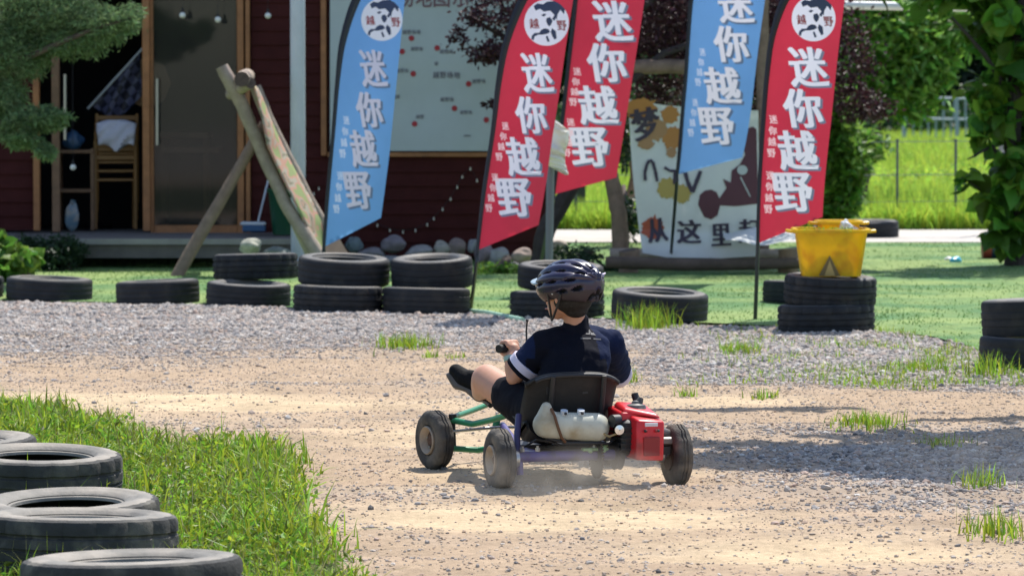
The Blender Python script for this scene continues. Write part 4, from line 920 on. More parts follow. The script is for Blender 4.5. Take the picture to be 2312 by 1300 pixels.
# lower flap catching the sun, lying forward
w = MB(); g = []
for t in np.linspace(0, 1, 8):
    g.append([(at(u, 560, 31.5).x, 31.52-.45*t+.02*math.sin(u*.03), .345-.08*t+.022*math.sin(u*.045+t*3)) for u in np.linspace(1632, 1806, 24)])
w.sheet(g); w.build('flap', MATS['banner_white'], bn, True)
stand = thing('log_stand', 'dark timber posts with cross logs and a low log bench behind the flags', 'log stand', (at(1580, 600, 32).x, 32, 0))
log([at(1408, 625, 31.9), at(1396, 480, 31.9), at(1380, 395, 32.0), at(1366, 330, 32.0)], [.075, .065, .06, .055], M_logd, 'post', stand)
log([at(1410, 152, 32.0), at(1560, 150, 32.0), at(1800, 160, 32.0)], [.06, .06, .06], M_logd, 'cross_log', stand)
log([at(1372, 330, 32.0), at(1350, 100, 32.0), at(1340, -100, 32.0)], [.055, .055, .05], M_logd, 'post', stand)
log([at(1722, 640, 31.95), at(1722, 300, 31.95), at(1722, -100, 31.95)], [.055, .05, .05], M_logd, 'post', stand)
M_logs = mat('shaded_log', (.10, .07, .055), .9, var=.35, vscale=10, bump=.5, bscale=40)  # plum tree's shade on the front bench log, put into its colour
log([at(1368, 592, 31.2), at(1560, 598, 31.2), at(1812, 594, 31.2)], [.045, .05, .045], M_logs, 'bench_log', stand)
log([at(1376, 574, 31.75), at(1600, 576, 31.75), at(1820, 574, 31.75)], [.05, .05, .05], M_log, 'bench_log', stand)
for u in (1420, 1780): log([(at(u, 600, 31.4).x, 31.4, 0), (at(u, 600, 31.4).x, 31.4, .2)], [.08, .08], M_logd, 'bench_leg', stand)
# dark utility box beyond
w = MB(); p = gz(1308, 508); w.box((p.x, p.y, .3), (.13, .12, .6), bev=.01); w.box((p.x, p.y, .62), (.15, .14, .04), bev=.008)
w2 = w.build('utility_box', mat('dark_grey_metal', (.05, .055, .06), .5), None, True); tag(w2, 'dark grey utility box on the meadow edge seen below the red flag', 'utility box')
# hose between stacks
w = MB(); hp = [gz(u, v, .02) for u, v in ((1040, 700), (1070, 703), (1100, 706), (1150, 716), (1180, 722))]
w.tube(hp, .017, 8); tag(w.build('hose', mat('pale_green_hose', (.30, .50, .38), .5), None, True), 'pale green hose lying on turf between two tyre stacks', 'hose')
w = MB(); w.blob(gz(2157, 588, .03), (.055, .04, .03), 2, .2, seed=5); w.blob(gz(2142, 586, .02), (.04, .03, .02), 2, .2, mi=1, seed=6)
tag(w.build('litter', [mat('blue_wrapper', (.10, .52, .78), .3), mat('white_wrapper', (.8, .8, .8), .4)], None, True), 'crumpled light blue and white wrapper on the turf at the right', 'litter')
w = MB(); w.blob(gz(2288, 570, .03), (.05, .04, .035), 2, .2, seed=8); tag(w.build('litter', mat('white_wrapper', (.8, .8, .8), .4), None, True), 'small white scrap on the turf under the right tree', 'litter')
w = MB(); p = gz(2255, 556, .12); w.tube([(p.x-.14, p.y, .12), (p.x-.07, p.y, .12)], .11, 18, 0); w.tube([(p.x-.07, p.y, .12), (p.x+.22, p.y, .12)], .105, 18, 1)
tag(w.build('drum', [mat('red_plastic', (.30, .05, .04), .5), mat('navy_plastic', (.03, .06, .12), .4)], None, True), 'small red and navy drum lying under the right tree', 'drum')

# ---- yellow tubs
M_yel = mat('yellow_plastic', (.85, .60, .008), .35, trans=.4, spec=.5, var=.08, vscale=8, col2=(.74, .43, .01), c2scale=6, c2lo=.5, c2hi=.62)
def tub(name, c, w0, d0, w1, d1, h, label, rz=0, ry=0):
    t = thing(name, label, 'tub', c, rz, 'yellow plastic tubs on the tyre stack'); A = Matrix.Translation(c) @ Matrix.Rotation(rz, 4, 'Z') @ Matrix.Rotation(ry, 4, 'Y')
    def rr(wd, dp, z, r, n=6):
        P = []
        for sx, sy, a0 in ((1, -1, -90), (1, 1, 0), (-1, 1, 90), (-1, -1, 180)):
            for k in range(n+1):
                a = R(a0+90*k/n); P.append(A @ Vector((sx*(wd/2-r)+r*math.cos(a), sy*(dp/2-r)+r*math.sin(a), z)))
        return P
    lv = [(w0, d0, 0, .05), (w0*.99+w1*.01, d0, .01, .05)]
    for k in range(1, 8): f = k/7; lv.append((w0+(w1-w0)*f, d0+(d1-d0)*f, h*f, .06))
    o_ = lv+[(w1+.035, d1+.035, h, .07), (w1+.04, d1+.04, h-.012, .07), (w1+.04, d1+.04, h+.006, .07), (w1+.03, d1+.03, h+.012, .07), (w1-.012, d1-.012, h+.010, .055)]
    i_ = [(w0+(w1-w0)*f-.012, d0+(d1-d0)*f-.012, max(h*f, .008), .05) for f in (.9, .6, .3, 0)]
    rows = [rr(*q) for q in o_+i_]; N = len(rows[0]); w = MB(); vs = [p for r_ in rows for p in r_]
    fs = [(i*N+j, i*N+(j+1) % N, (i+1)*N+(j+1) % N, (i+1)*N+j) for i in range(len(rows)-1) for j in range(N)]; fs.append(tuple(range(N-1, -1, -1))); fs.append(tuple(range((len(rows)-1)*N, len(rows)*N)))
    w.add(vs, fs); w.build('body', M_yel, t, True)
    for sx in (-1, 1):
        w = MB(); w.tube([A @ Vector((sx*(w1/2+.01), -.06, h-.008)), A @ Vector((sx*(w1/2+.05), -.05, h-.004)), A @ Vector((sx*(w1/2+.05), .05, h-.004)), A @ Vector((sx*(w1/2+.01), .06, h-.008))], .010, 8); w.build('handle', M_yel, t, True)
    return t, A
tc_ = T9U.location; zt = .345
t1, A1 = tub('yellow_tub', (tc_.x+.0, tc_.y-.02, zt), .35, .28, .425, .36, .275, 'front yellow plastic tub with a stained wet front, standing on the tyres', 0)
t2, A2 = tub('yellow_tub', (tc_.x+.055, tc_.y+.07, zt+.05), .20, .18, .24, .22, .27, 'smaller yellow tub nested inside the front tub, its orange rim showing', .1)
w = MB(); yq = tc_.y-.02-.165; zq = zt
tx_ = tc_.x
w.add([(tx_-.085, yq+.008, zq+.005), (tx_+.045, yq+.008, zq+.005), (tx_-.02, yq-.016, zq+.13)], [(0, 1, 2)]); w.add([(tx_-.05, yq+.003, zq+.006), (tx_+.015, yq+.003, zq+.006), (tx_-.02, yq-.019, zq+.10)], [(0, 1, 2)], 1)
w.build('stain', [mat('tub_stain', (.16, .12, .05), .6), mat('tub_stain_pale', (.40, .30, .12), .6)], t1)
w = MB(); w.blob(A1 @ Vector((.10, -.03, .285)), (.05, .05, .03), 3, .45, seed=2); w.blob(A1 @ Vector((.075, -.05, .30)), (.02, .02, .035), 2, .5, seed=12); tag(w.build('plastic_bag', mat('white_wrapper', (.8, .8, .8), .4), None, True), 'crumpled white bag sitting in the yellow tubs', 'bag')
n = 260; xx = rng.uniform(tx_-.19, tx_+.12, n); yy = tc_.y-.02+rng.uniform(-.19, -.12, n)
tag(blades('tub_weeds', xx, yy, np.full(n, zt+.265), rng.uniform(.02, .05, n), rng.uniform(.006, .012, n), M_gr, lean=1.2, seg=2), 'limp green weeds along the rim of the front yellow tub', 'weeds', kind='stuff')

# ================================================================== TREES AND PLANTS
def leaves(name, C, S, m, parent=None, aspect=.5, up=.35, big=False):
    """C (n,3) leaf bases, S (n) lengths: folded leaves with a stalk end and a tip"""
    n = len(C); a = rng.uniform(0, 6.28, n); el = rng.normal(-.25, .55, n)
    d = np.stack([np.cos(a)*np.cos(el), np.sin(a)*np.cos(el), np.sin(el)], -1)
    r = rng.normal(0, 1, (n, 3)); r[:, 2] += up*3; nrm = r-(r*d).sum(1, keepdims=True)*d; nrm /= np.linalg.norm(nrm, axis=1, keepdims=True); sd = np.cross(d, nrm)
    L = S[:, None]; Wd = (S*aspect*rng.uniform(.8, 1.2, n))[:, None]
    if big:
        prof = [(0, 0, 0), (.12, .42, .05), (.38, .52, .04), (.7, .30, -.02), (1, 0, -.16)]
        rows = []
        for t, wd, dz in prof:
            rows.append(C+d*L*t-nrm*L*(.02-dz)*0+nrm*L*dz-nrm*0)
            if wd: rows.append(C+d*L*t+sd*Wd*wd*2+nrm*L*(dz+.06)); rows.append(C+d*L*t-sd*Wd*wd*2+nrm*L*(dz+.06))
        P = np.stack(rows, 1); k = P.shape[1]   # 0 base; 1c,2r,3l; 4c,5r,6l; 7c,8r,9l; 10 tip
        f = np.array([(0, 2, 1, 1), (0, 1, 3, 3), (1, 2, 5, 4), (3, 1, 4, 6), (4, 5, 8, 7), (6, 4, 7, 9), (7, 8, 10, 10), (9, 7, 10, 10)])
        tri = []
        for q in f: tri.append((q[0], q[1], q[2])); tri += [(q[0], q[2], q[3])] if q[2] != q[3] else []
        f = np.array(tri)
    else:
        P = np.stack([C, C+d*L*.45+sd*Wd*.5+nrm*L*.08, C+d*L, C+d*L*.45-sd*Wd*.5+nrm*L*.08], 1); k = 4
        f = np.array([(0, 1, 2), (0, 2, 3)])
    Fx = (f[None]+(np.arange(n)*k)[:, None, None]).reshape(-1, 3)
    return npmesh(name, P.reshape(-1, 3), Fx, m, parent)
def clump_pts(clumps, sub=.28):
    """clumps: (center, (rx,ry,rz), n): leaves gather on sprays inside each clump"""
    out = []
    for c, r, n in clumps:
        ns = max(4, int(n/26)); q = rng.normal(0, 1, (ns, 3)); q /= np.linalg.norm(q, axis=1, keepdims=True); q *= rng.uniform(.3, 1, (ns, 1))**.5
        cc = np.array(c)+q*np.array(r); i = rng.integers(0, ns, n)
        out.append(cc[i]+rng.normal(0, 1, (n, 3))*np.array(r)*sub*np.array([1, 1, .7]))
    return np.concatenate(out)
def leaf_mat(name, col, isl=.5, trans=.45, hue=.03, spec=.4): return mat(name, col, .5, island=isl, trans=trans, hue=hue, spec=spec)
M_bark = mat('bark', (.10, .075, .06), .9, var=.35, vscale=14, bump=.6, bscale=30)
M_barkd = mat('dark_bark', (.045, .035, .035), .9, var=.35, vscale=14, bump=.6, bscale=30)
def limbs(pts_list, m, parent, name='trunk'):
    w = MB()
    for pts, r0, r1 in pts_list:
        P = [Vector(p) for p in pts]; q = []; rr = []
        for i in range(len(P)-1):
            for k in range(5 if i < len(P)-2 else 6): t = k/5; q.append(P[i].lerp(P[i+1], t)+Vector((random.uniform(-1, 1), random.uniform(-1, 1), 0))*r0*.12); rr.append(r0+(r1-r0)*((i+t)/(len(P)-1)))
        w.tube(q, rr, 9)
    return w.build(name, m, parent, True)
def tree(name, label, cat, base, trunk, clumps, size, lm, bm, aspect=.5, big=False, group=None, sub=.28):
    t = thing(name, label, cat, base, 0, group)
    if trunk: limbs(trunk, bm, t)
    C = clump_pts(clumps, sub); leaves('crown', C, rng.uniform(size[0], size[1], len(C)), lm, t, aspect, big=big)
    return t
def C_(u, v, Y_, ru, rv, n, ry=None):
    s = Y_/9000; return (tuple(at(u, v, Y_)), (ru*s, ry or ru*s, rv*s), n)
# purple-leaf plum
L_pur = leaf_mat('purple_leaf', (.060, .022, .030), .6, .3, .02)
b0 = gz(1216, 612); yb = b0.y
tree('purple_plum_tree', 'purple-leaved plum tree standing behind the red flags', 'tree', b0,
     [([b0, at(1232, 520, yb), at(1288, 420, yb), at(1340, 250, yb), at(1400, 60, yb), at(1420, -150, yb)], .085, .04), ([at(1288, 420, yb), at(1220, 240, yb-.1), at(1150, 90, yb-.5), at(1060, 40, yb-.7)], .04, .012), ([at(1340, 250, yb), at(1500, 120, yb), at(1680, 60, yb), at(1900, 150, yb)], .04, .012), ([at(1400, 60, yb), at(1560, -80, yb), at(1800, -160, yb)], .04, .012)],
     [C_(1500, 30, yb+.6, 160, 110, 5200), C_(1640, 90, yb+.8, 160, 130, 4500), C_(1780, 60, yb+.6, 130, 130, 3200), C_(1460, 150, yb+1, 80, 90, 1500), C_(1110, 20, yb-.7, 60, 45, 650), C_(1100, 118, yb-.7, 52, 26, 520), C_(1030, 88, yb-.7, 22, 24, 110), C_(1170, 60, yb-.5, 60, 60, 600), C_(1105, 232, yb-.7, 18, 12, 60), C_(1500, -170, yb+.3, 260, 140, 5200), C_(1180, -120, yb-.1, 170, 90, 2600), C_(1780, -150, yb+.4, 200, 130, 3500), C_(1900, 130, yb+.6, 70, 90, 1300), C_(1950, 235, yb+.8, 60, 45, 800), C_(1800, 190, yb+1.2, 80, 60, 1200), C_(1600, 200, yb+1.4, 130, 60, 1500)],
     (.035, .06), L_pur, M_barkd, .55)
# green trees right of centre, far and near
L_mid = leaf_mat('mid_green_leaf', (.18, .36, .055), .55, .45, .03, .6)
L_dk = leaf_mat('dark_green_leaf', (.022, .055, .022), .5, .3, .03)
L_lt = leaf_mat('light_green_leaf', (.14, .27, .04), .5, .5, .03, .5)
L_fir = leaf_mat('soft_green_leaf', (.17, .265, .115), .5, .4, .03)
def ctree(u, vb, Y_, label, clumps, size, lm, aspect=.5, big=False, name='leafy_tree', cat='tree', group=None):
    b = Vector((at(u, vb, Y_).x, Y_, 0)); top = Vector(clumps[0][0])
    tr_ = [([b, (b*.5+top*.5)+Vector((.1, 0, .1)), top], .06, .02)]+[([b*.5+top*.5, Vector(c[0])], .025, .008) for c in clumps[1:6]]
    return tree(name, label, cat, b, tr_, clumps, size, lm, M_bark, aspect, big, group)
ctree(1930, 400, 44, 'bright green leafy tree behind the right red flag, left of the dark gap', [C_(2010, 60, 44, 120, 110, 3200), C_(1950, -60, 44, 120, 70, 1500), C_(2090, 140, 44, 60, 70, 1300), C_(2050, 220, 44, 70, 50, 900), C_(1940, 180, 44, 50, 60, 700), C_(2140, 60, 44, 60, 60, 600)], (.09, .17), L_mid, .4)
ctree(1890, 560, 36.8, 'slim dark leafy shrub standing just right of the right red flag', [C_(1890, 330, 36.8, 34, 100, 1100), C_(1902, 430, 36.8, 36, 70, 900), C_(1880, 480, 36.8, 26, 50, 500), C_(1925, 360, 36.8, 45, 40, 420), C_(1885, 240, 36.8, 30, 50, 300)], (.07, .13), L_lt, .5, name='leafy_shrub', cat='shrub')
ctree(1935, 470, 42, 'pale green bush behind the slim dark shrub, on the meadow edge', [C_(1935, 330, 42, 60, 45, 700), C_(1900, 470, 42, 40, 40, 400)], (.07, .13), L_lt, .5, name='leafy_bush', cat='bush')
# big-leaved tree at right
bt = gz(2292, 603); yt = bt.y
tree('big_leaved_tree', 'large-leaved tree drooping down the right edge of the photo', 'tree', bt,
     [([bt, at(2296, 480, yt), at(2286, 300, yt), at(2300, 100, yt), at(2310, -200, yt)], .09, .05), ([at(2290, 400, yt), at(2240, 330, yt-.2), at(2185, 360, yt-.4)], .025, .006), ([at(2290, 230, yt), at(2220, 120, yt-.2), at(2150, 40, yt-.4)], .03, .01), ([at(2290, 470, yt), at(2250, 450, yt-.3), at(2170, 400, yt-.5)], .014, .004)],
     [C_(2325, 330, yt, 60, 130, 170), C_(2335, 470, yt-.2, 60, 70, 130), C_(2300, 180, yt, 70, 90, 130), C_(2250, 40, yt, 80, 50, 130), C_(2400, 300, yt, 90, 200, 400), C_(2230, 80, yt+.2, 50, 40, 60), C_(2190, -20, yt, 60, 30, 80), C_(2430, 60, yt, 150, 200, 500), C_(2350, -160, yt, 200, 90, 500), C_(2250, 240, yt-.2, 35, 50, 50), C_(2215, 300, yt-.2, 22, 30, 14), C_(2185, 400, yt-.4, 26, 14, 10), C_(2205, 455, yt-.4, 30, 26, 22), C_(2270, 400, yt-.3, 30, 60, 50), C_(2275, 520, yt-.3, 30, 40, 40), C_(2100, 4, yt, 80, 10, 30)],
     (.13, .23), leaf_mat('big_leaf', (.13, .27, .03), .6, .5, .03, .5), M_barkd, .42, big=True, sub=.3)
# sunlit fine-leaved tree at top left
yl = 30.2
tree('fine_leaved_tree', 'soft green tree hanging in from the top left before the cabin', 'tree', Vector((-4.75, yl, 0)),
     [([(-4.75, yl, 0), (-4.7, yl, 1.2), (-4.5, yl, 2.4), (-4.2, yl, 3.6)], .11, .05), ([(-4.7, yl, 1.0), at(30, 270, yl-.2), at(110, 330, yl-.3)], .03, .008), ([(-4.6, yl, 1.7), at(60, 130, yl-.2), at(200, 70, yl-.3), at(300, 40, yl-.3)], .035, .008), ([(-4.5, yl, 2.4), at(60, -40, yl), at(260, -60, yl)], .035, .008)],
     [C_(120, 30, yl, 110, 60, 9000, .35), C_(225, 55, yl-.1, 75, 42, 5200, .3), C_(40, 120, yl, 70, 70, 5500, .35), C_(160, 95, yl, 90, 35, 3500, .3), C_(300, 30, yl-.2, 24, 30, 700, .2), C_(20, 230, yl, 40, 60, 3200, .3), C_(95, 268, yl-.3, 58, 28, 3400, .2), C_(40, 300, yl-.3, 40, 40, 2200, .2), C_(108, 345, yl-.4, 22, 14, 700, .12), C_(80, 325, yl-.4, 24, 20, 500, .12), C_(-120, 100, yl, 160, 170, 9000, .6), C_(60, -120, yl, 260, 90, 9000, .6)],
     (.03, .065), L_fir, M_bark, .2, sub=.14)
# bushes by the deck
ctree(140, 598, 31.9, 'dark low bush in the shade against the deck, left', [C_(140, 568, 31.9, 42, 32, 2600, .2), C_(110, 585, 31.8, 36, 18, 1200, .2), C_(60, 560, 31.9, 50, 25, 900, .2)], (.03, .06), L_dk, .4, name='leafy_bush', cat='bush')
ctree(45, 612, 30.0, 'bright broad-leaved weed behind the tyres at the left edge', [C_(30, 598, 30.0, 40, 20, 200, .15), C_(55, 575, 30.1, 34, 20, 150, .15), C_(18, 560, 30.1, 18, 26, 80, .1)], (.06, .13), L_lt, .5, True, name='broad_leaved_weed', cat='weed')
ctree(1118, 625, 31.5, 'low sunlit weed patch at the foot of the boulders between the flags', [C_(1118, 612, 31.3, 60, 16, 700, .2)], (.03, .06), L_lt, .5, name='leafy_weed', cat='weed')
ctree(1305, 590, 32.2, 'dark ground ivy in shade at the foot of the log post', [C_(1300, 582, 32.2, 60, 26, 900, .3), C_(1380, 610, 31.8, 50, 12, 400, .2)], (.03, .06), L_dk, .5, name='ground_ivy', cat='plant')
# leafy stems between the flag and banner, in front of the meadow
ctree(1405, 560, 39, 'dark slender shrub between the red flag and the splattered banner', [C_(1412, 300, 36.5, 26, 90, 500, .3), C_(1420, 500, 36.5, 14, 60, 250, .2)], (.06, .1), L_dk, .5, name='leafy_shrub', cat='shrub')
# off-frame tree whose shade falls over the track
bs = Vector((4.1, 18.9, 0))
tree('shade_tree', 'broad tree just outside the right edge, shading the track', 'tree', bs,
     [([bs, bs+Vector((-.1, 0, 1.5)), bs+Vector((-.5, -.1, 3)), bs+Vector((-1.0, -.2, 4))], .13, .05), ([bs+Vector((-.4, 0, 2.6)), (2.6, 18.6, 3.0), (1.7, 18.9, 3.2)], .05, .01), ([bs+Vector((-.4, 0, 2.6)), (3.0, 17.6, 3.2), (2.2, 16.9, 3.4)], .05, .01)],
     [((2.75, 17.6, 2.9), (.75, .36, .25), 9000), ((2.0, 17.35, 2.9), (.8, .16, .12), 3200), ((3.5, 17.9, 3.1), (.8, .6, .4), 1500), ((2.9, 16.7, 3.0), (.6, .10, .12), 900), ((3.3, 16.95, 3.0), (.9, .30, .15), 5200), ((3.0, 17.3, 3.0), (1.0, .25, .15), 4200), ((1.85, 19.85, 3.0), (.34, .07, .06), 240), ((1.7, 18.1, 3.0), (.42, .07, .08), 300), ((2.6, 18.5, 3.0), (.7, .12, .12), 420), ((3.2, 19.4, 3.3), (.5, .16, .15), 260)],
     (.11, .19), leaf_mat('shade_leaf', (.04, .09, .02), .5, .15), M_bark, .7)
# far trees beyond the meadow
def fartree(x, y, hgt, rad, lm, label, n=2600, grp='tall trees along the far side of the meadow'):
    b = Vector((x, y, 0)); cl = []
    for k in range(7):
        a = random.uniform(0, 6.28); q = random.uniform(.1, .7)*rad; cl.append(((x+q*math.cos(a), y+q*math.sin(a)*.6, hgt*random.uniform(.25, .85)), (rad*.55, rad*.5, hgt*.24), n//7))
    return tree('far_tree', label, 'tree', b, [([b, b+Vector((.2, 0, hgt*.5)), b+Vector((0, 0, hgt*.85))], .22, .06)], cl, (.30, .55), lm, M_barkd, .6, False, grp)
L_far = leaf_mat('far_leaf', (.018, .05, .028), .5, .25, .02, .3); L_far2 = leaf_mat('far_leaf_mid', (.04, .10, .03), .5, .3, .02, .3)
names = ['far tree behind the gap between red flag and banner, left one', 'far tree behind the log post', 'far tree hidden mostly by the blue flag', 'far tree seen past the splattered banner top', 'far tree straight behind the right red flag', 'far dark tree left of the rail fence', 'far dark tree above the rail fence', 'far dark tree right of the rail fence', 'far tree behind the large-leaved tree', 'far tree at the right edge behind the drooping leaves', 'far tree beyond the cabin roof, leftmost', 'second far tree beyond the cabin']
for i, nm in enumerate(names[:10]): fartree(.6+i*1.75+random.uniform(-.3, .3), 118+random.uniform(-3, 5), random.uniform(7.5, 10), 2.2, L_far if i % 3 else L_far2, nm, 3600)
# dark wood behind (one mass)
n = 26000; x = rng.uniform(-60, 75, n); y = rng.uniform(126, 140, n); z = rng.uniform(0, 1, n)**.8*(9+5*fbm(x*.2, x*0, 3))
wd = leaves('far_wood', np.stack([x, y, z], -1), rng.uniform(.8, 1.5, n), L_far, None, .7); tag(wd, 'dark mass of woodland far beyond the meadow', 'woodland', kind='stuff')
n = 9000; x = rng.uniform(-2, 20, n); y = rng.uniform(108, 113, n); z = rng.uniform(0, 1, n)**1.4*1.9*fbm(x*.8, x*0+3, 3)*1.6
hd = leaves('hedge', np.stack([x, y, z], -1), rng.uniform(.15, .32, n), L_far2, None, .6); tag(hd, 'ragged undergrowth along the far edge of the meadow', 'undergrowth', kind='stuff')

# fences and barrier
M_fp = mat('fence_metal', (.09, .12, .12), .5, metal=.2); M_fw = mat('fence_wire', (.26, .31, .28), .5)
fn_ = thing('wire_fence', 'thin dark wire fence along the meadow edge beyond the path', 'fence', (4.2, 41, 0))
YF = 41.0
for u in (1300, 1500, 1700, 1866, 2026, 2158, 2290, 2420):
    w = MB(); w.tube([Vector((U(u, YF), YF, -.02)), at(u, 318, YF)], .013, 8); w.tube([at(u, 318, YF), at(u, 314, YF)], .018, 8); w.build('fence_post', M_fp, fn_, True)
for v in (320, 395, 455, 510):
    w = MB(); w.tube([at(1280, v, YF), at(1866, v+2, YF), at(2160, v-1, YF), at(2500, v+2, YF)], .0045, 5); w.build('wire', M_fw, fn_)
rf = thing('rail_fence', 'pale blue-grey rail fence of upright bars at the far end of the meadow', 'fence', (10, 100, 0))
YR = 96
for v, u0, u1 in ((222, 2120, 2330), (268, 2040, 2300), (320, 1980, 2330)):
    w = MB(); w.tube([at(u0, v, YR), at(u1, v+4, YR)], .035, 6); w.build('rail', mat('fence_pale', (.34, .42, .46), .5), rf)
for u in list(range(2045, 2200, 17)):
    w = MB(); w.tube([at(u, 266, YR), at(u, 322, YR)], .018, 6); w.build('bar', MATS['fence_pale'], rf)
for u in (2130, 2155, 2180, 2205): 
    w = MB(); w.tube([at(u, 222, YR), at(u, 268, YR)], .022, 6); w.build('bar', MATS['fence_pale'], rf)
for u in (2040, 2160, 2300):
    w = MB(); w.tube([Vector((U(u, YR), YR, 0)), at(u, 215, YR)], .045, 8); w.build('post', MATS['fence_pale'], rf)
br = thing('pipe_barrier', 'thick pale horizontal pipe carried on posts above the meadow', 'barrier', (U(2000, 39.6), 39.6, 0))
w = MB(); w.tube([at(1830, 11, 39.6), at(2260, 19, 39.6)], .042, 16); w.build('pipe', mat('pale_pipe', (.72, .72, .70), .35), br, True)
for u in (1845, 2262):
    w = MB(); w.tube([Vector((U(u, 39.6), 39.6, 0)), at(u, 12, 39.6)], .035, 12); w.build('post', mat('grey_pipe', (.3, .3, .3), .5), br, True)

# ================================================================== GO-KART
KA = R(17); KO = Vector((.285, 14.75, 0))
kf = Vector((-math.sin(KA), math.cos(KA), 0)); kr = Vector((math.cos(KA), math.sin(KA), 0)); UP = Vector((0, 0, 1))
def K(r, f, z): return KO+kr*r+kf*f+UP*z
kart = thing('go_kart', 'small low go-kart with red engine, white fuel tank and green front beams', 'go-kart', KO, KA)
RK = Matrix.Rotation(KA, 3, 'Z')
M_ktyre = mat('kart_tyre', (.055, .052, .05), .85, spec=.3, var=.3, vscale=14, bump=.35, bscale=120, col2=(.17, .145, .115), c2scale=11, c2lo=.44, c2hi=.68)
M_rim = mat('rim_tan', (.34, .27, .20), .6, var=.3, vscale=20); M_rimd = mat('rim_rust', (.085, .045, .03), .8, var=.3, vscale=25)
M_pur = mat('purple_paint', (.10, .075, .24), .4, var=.2, vscale=18, col2=(.10, .08, .12), c2scale=14, c2lo=.5, c2hi=.65)
M_grn = mat('green_paint', (.035, .25, .11), .35, var=.2, vscale=18)
M_blk = mat('black_steel', (.02, .02, .022), .5, var=.2); M_seat = mat('black_seat', (.013, .012, .012), .7, var=.25, vscale=20, bump=.2, bscale=60, col2=(.03, .024, .02), c2scale=9, c2lo=.52, c2hi=.7)
M_redp = mat('red_engine_paint', (.60, .018, .025), .35, var=.15, vscale=15, col2=(.30, .03, .03), c2scale=12, c2lo=.56, c2hi=.7)
M_alu = mat('alloy', (.5, .5, .48), .35, metal=.8)
def wheel(r, f, yaw, nm, label):
    c = K(r, f, .1175); ax = Matrix.Rotation(R(yaw), 3, 'Z') @ kr; s = 1 if r > 0 else -1; out = ax*s
    w = MB(); w.tube([c-out*.03, c+out*.022], .016, 12); hub = w.build(nm, M_blk, kart, True, label)
    w = MB(); N = 56
    pr = [(-.030, .056), (-.040, .062), (-.045, .078), (-.044, .095), (-.036, .108), (-.028, .1145), (-.014, .1175), (-.012, .1135), (-.004, .1135), (-.002, .118), (.002, .118), (.004, .1135), (.012, .1135), (.014, .1175), (.028, .1145), (.036, .108), (.044, .095), (.045, .078), (.040, .062), (.030, .056), (.02, .054), (-.02, .054)]
    pr = [(q[0]*.80, q[1]) for q in pr]
    w.lathe(pr, c, ax, N)
    for k in range(N):
        for i, q in enumerate(pr):
            if q[1] > .108 and (k//2) % 2:
                j = k*len(pr)+i; p = Vector(w.v[j]); d_ = p-c; d_ -= ax*d_.dot(ax); w.v[j] = tuple(p-d_*.035)
    w.build('tyre', M_ktyre, hub, True)
    w = MB(); o = .0
    prm = [(.036, .056, 0), (.040, .052, 0), (.034, .046, 0), (.026, .040, 0), (.014, .034, 1), (.010, .024, 1), (.022, .020, 1), (.024, .002, 1), (-.03, .002, 1), (-.034, .046, 1), (-.036, .056, 1), (-.02, .055, 1), (.02, .055, 0)]
    w.lathe(prm, c, out, 40); 
    rim = w.build('rim', [M_rim, M_rimd], hub, True)
    w = MB()
    for k in range(4):
        a = k*math.pi/2+.4; rr_ = out.orthogonal().normalized(); r2 = out.cross(rr_); p = c+(rr_*math.cos(a)+r2*math.sin(a))*.028+out*.012; w.tube([p, p+out*.008], .004, 6)
    w.build('bolts', M_alu, rim)
    return hub
wheel(-.345, 0, 1, 'wheel', 'dusty rear wheel on the left, its rim facing the camera')
wheel(.345, 0, -1, 'wheel', 'dusty rear wheel on the right, beside the red engine')
wheel(-.35, .86, 12, 'wheel', 'front wheel on the left with a tan rim ring')
wheel(.35, .86, 10, 'wheel', 'front wheel on the right, mostly hidden under the kart')
def tb_(pts, r, name, m, n=10, parent=kart, label=None):
    w = MB(); w.tube([K(*p) for p in pts], r, n); return w.build(name, m, parent, True, label)
tb_([(-.30, 0, .125), (.30, 0, .125)], .020, 'rear_axle_tube', M_pur, 14)
w = MB(); w.tube([K(-.335, 0, .118), K(.335, 0, .118)], .010, 10); w.tube([K(-.29, 0, .118), K(-.275, 0, .118)], .03, 14); w.tube([K(.27, 0, .118), K(.29, 0, .118)], .03, 14); w.build('axle', M_alu, kart, True)
tb_([(-.27, .02, .13), (-.26, .06, .20), (-.235, .12, .27)], .012, 'seat_upright', mat('dark_purple', (.05, .04, .11), .5, var=.3))
tb_([(-.27, .0, .11), (-.27, -.01, .06)], .014, 'bracket', M_pur)
tb_([(.25, .02, .13), (.24, .08, .23), (.22, .12, .34)], .014, 'seat_upright', M_blk)
for s in (-1, 1): tb_([(.2*s, 0, .135), (.19*s, .35, .125), (.11*s, .62, .14), (.08*s, .84, .17)], .014, 'frame_rail', M_pur if s < 0 else M_blk)
for z in (.13,): tb_([(-.19, .3, z), (.19, .3, z)], .012, 'cross_member', M_blk)
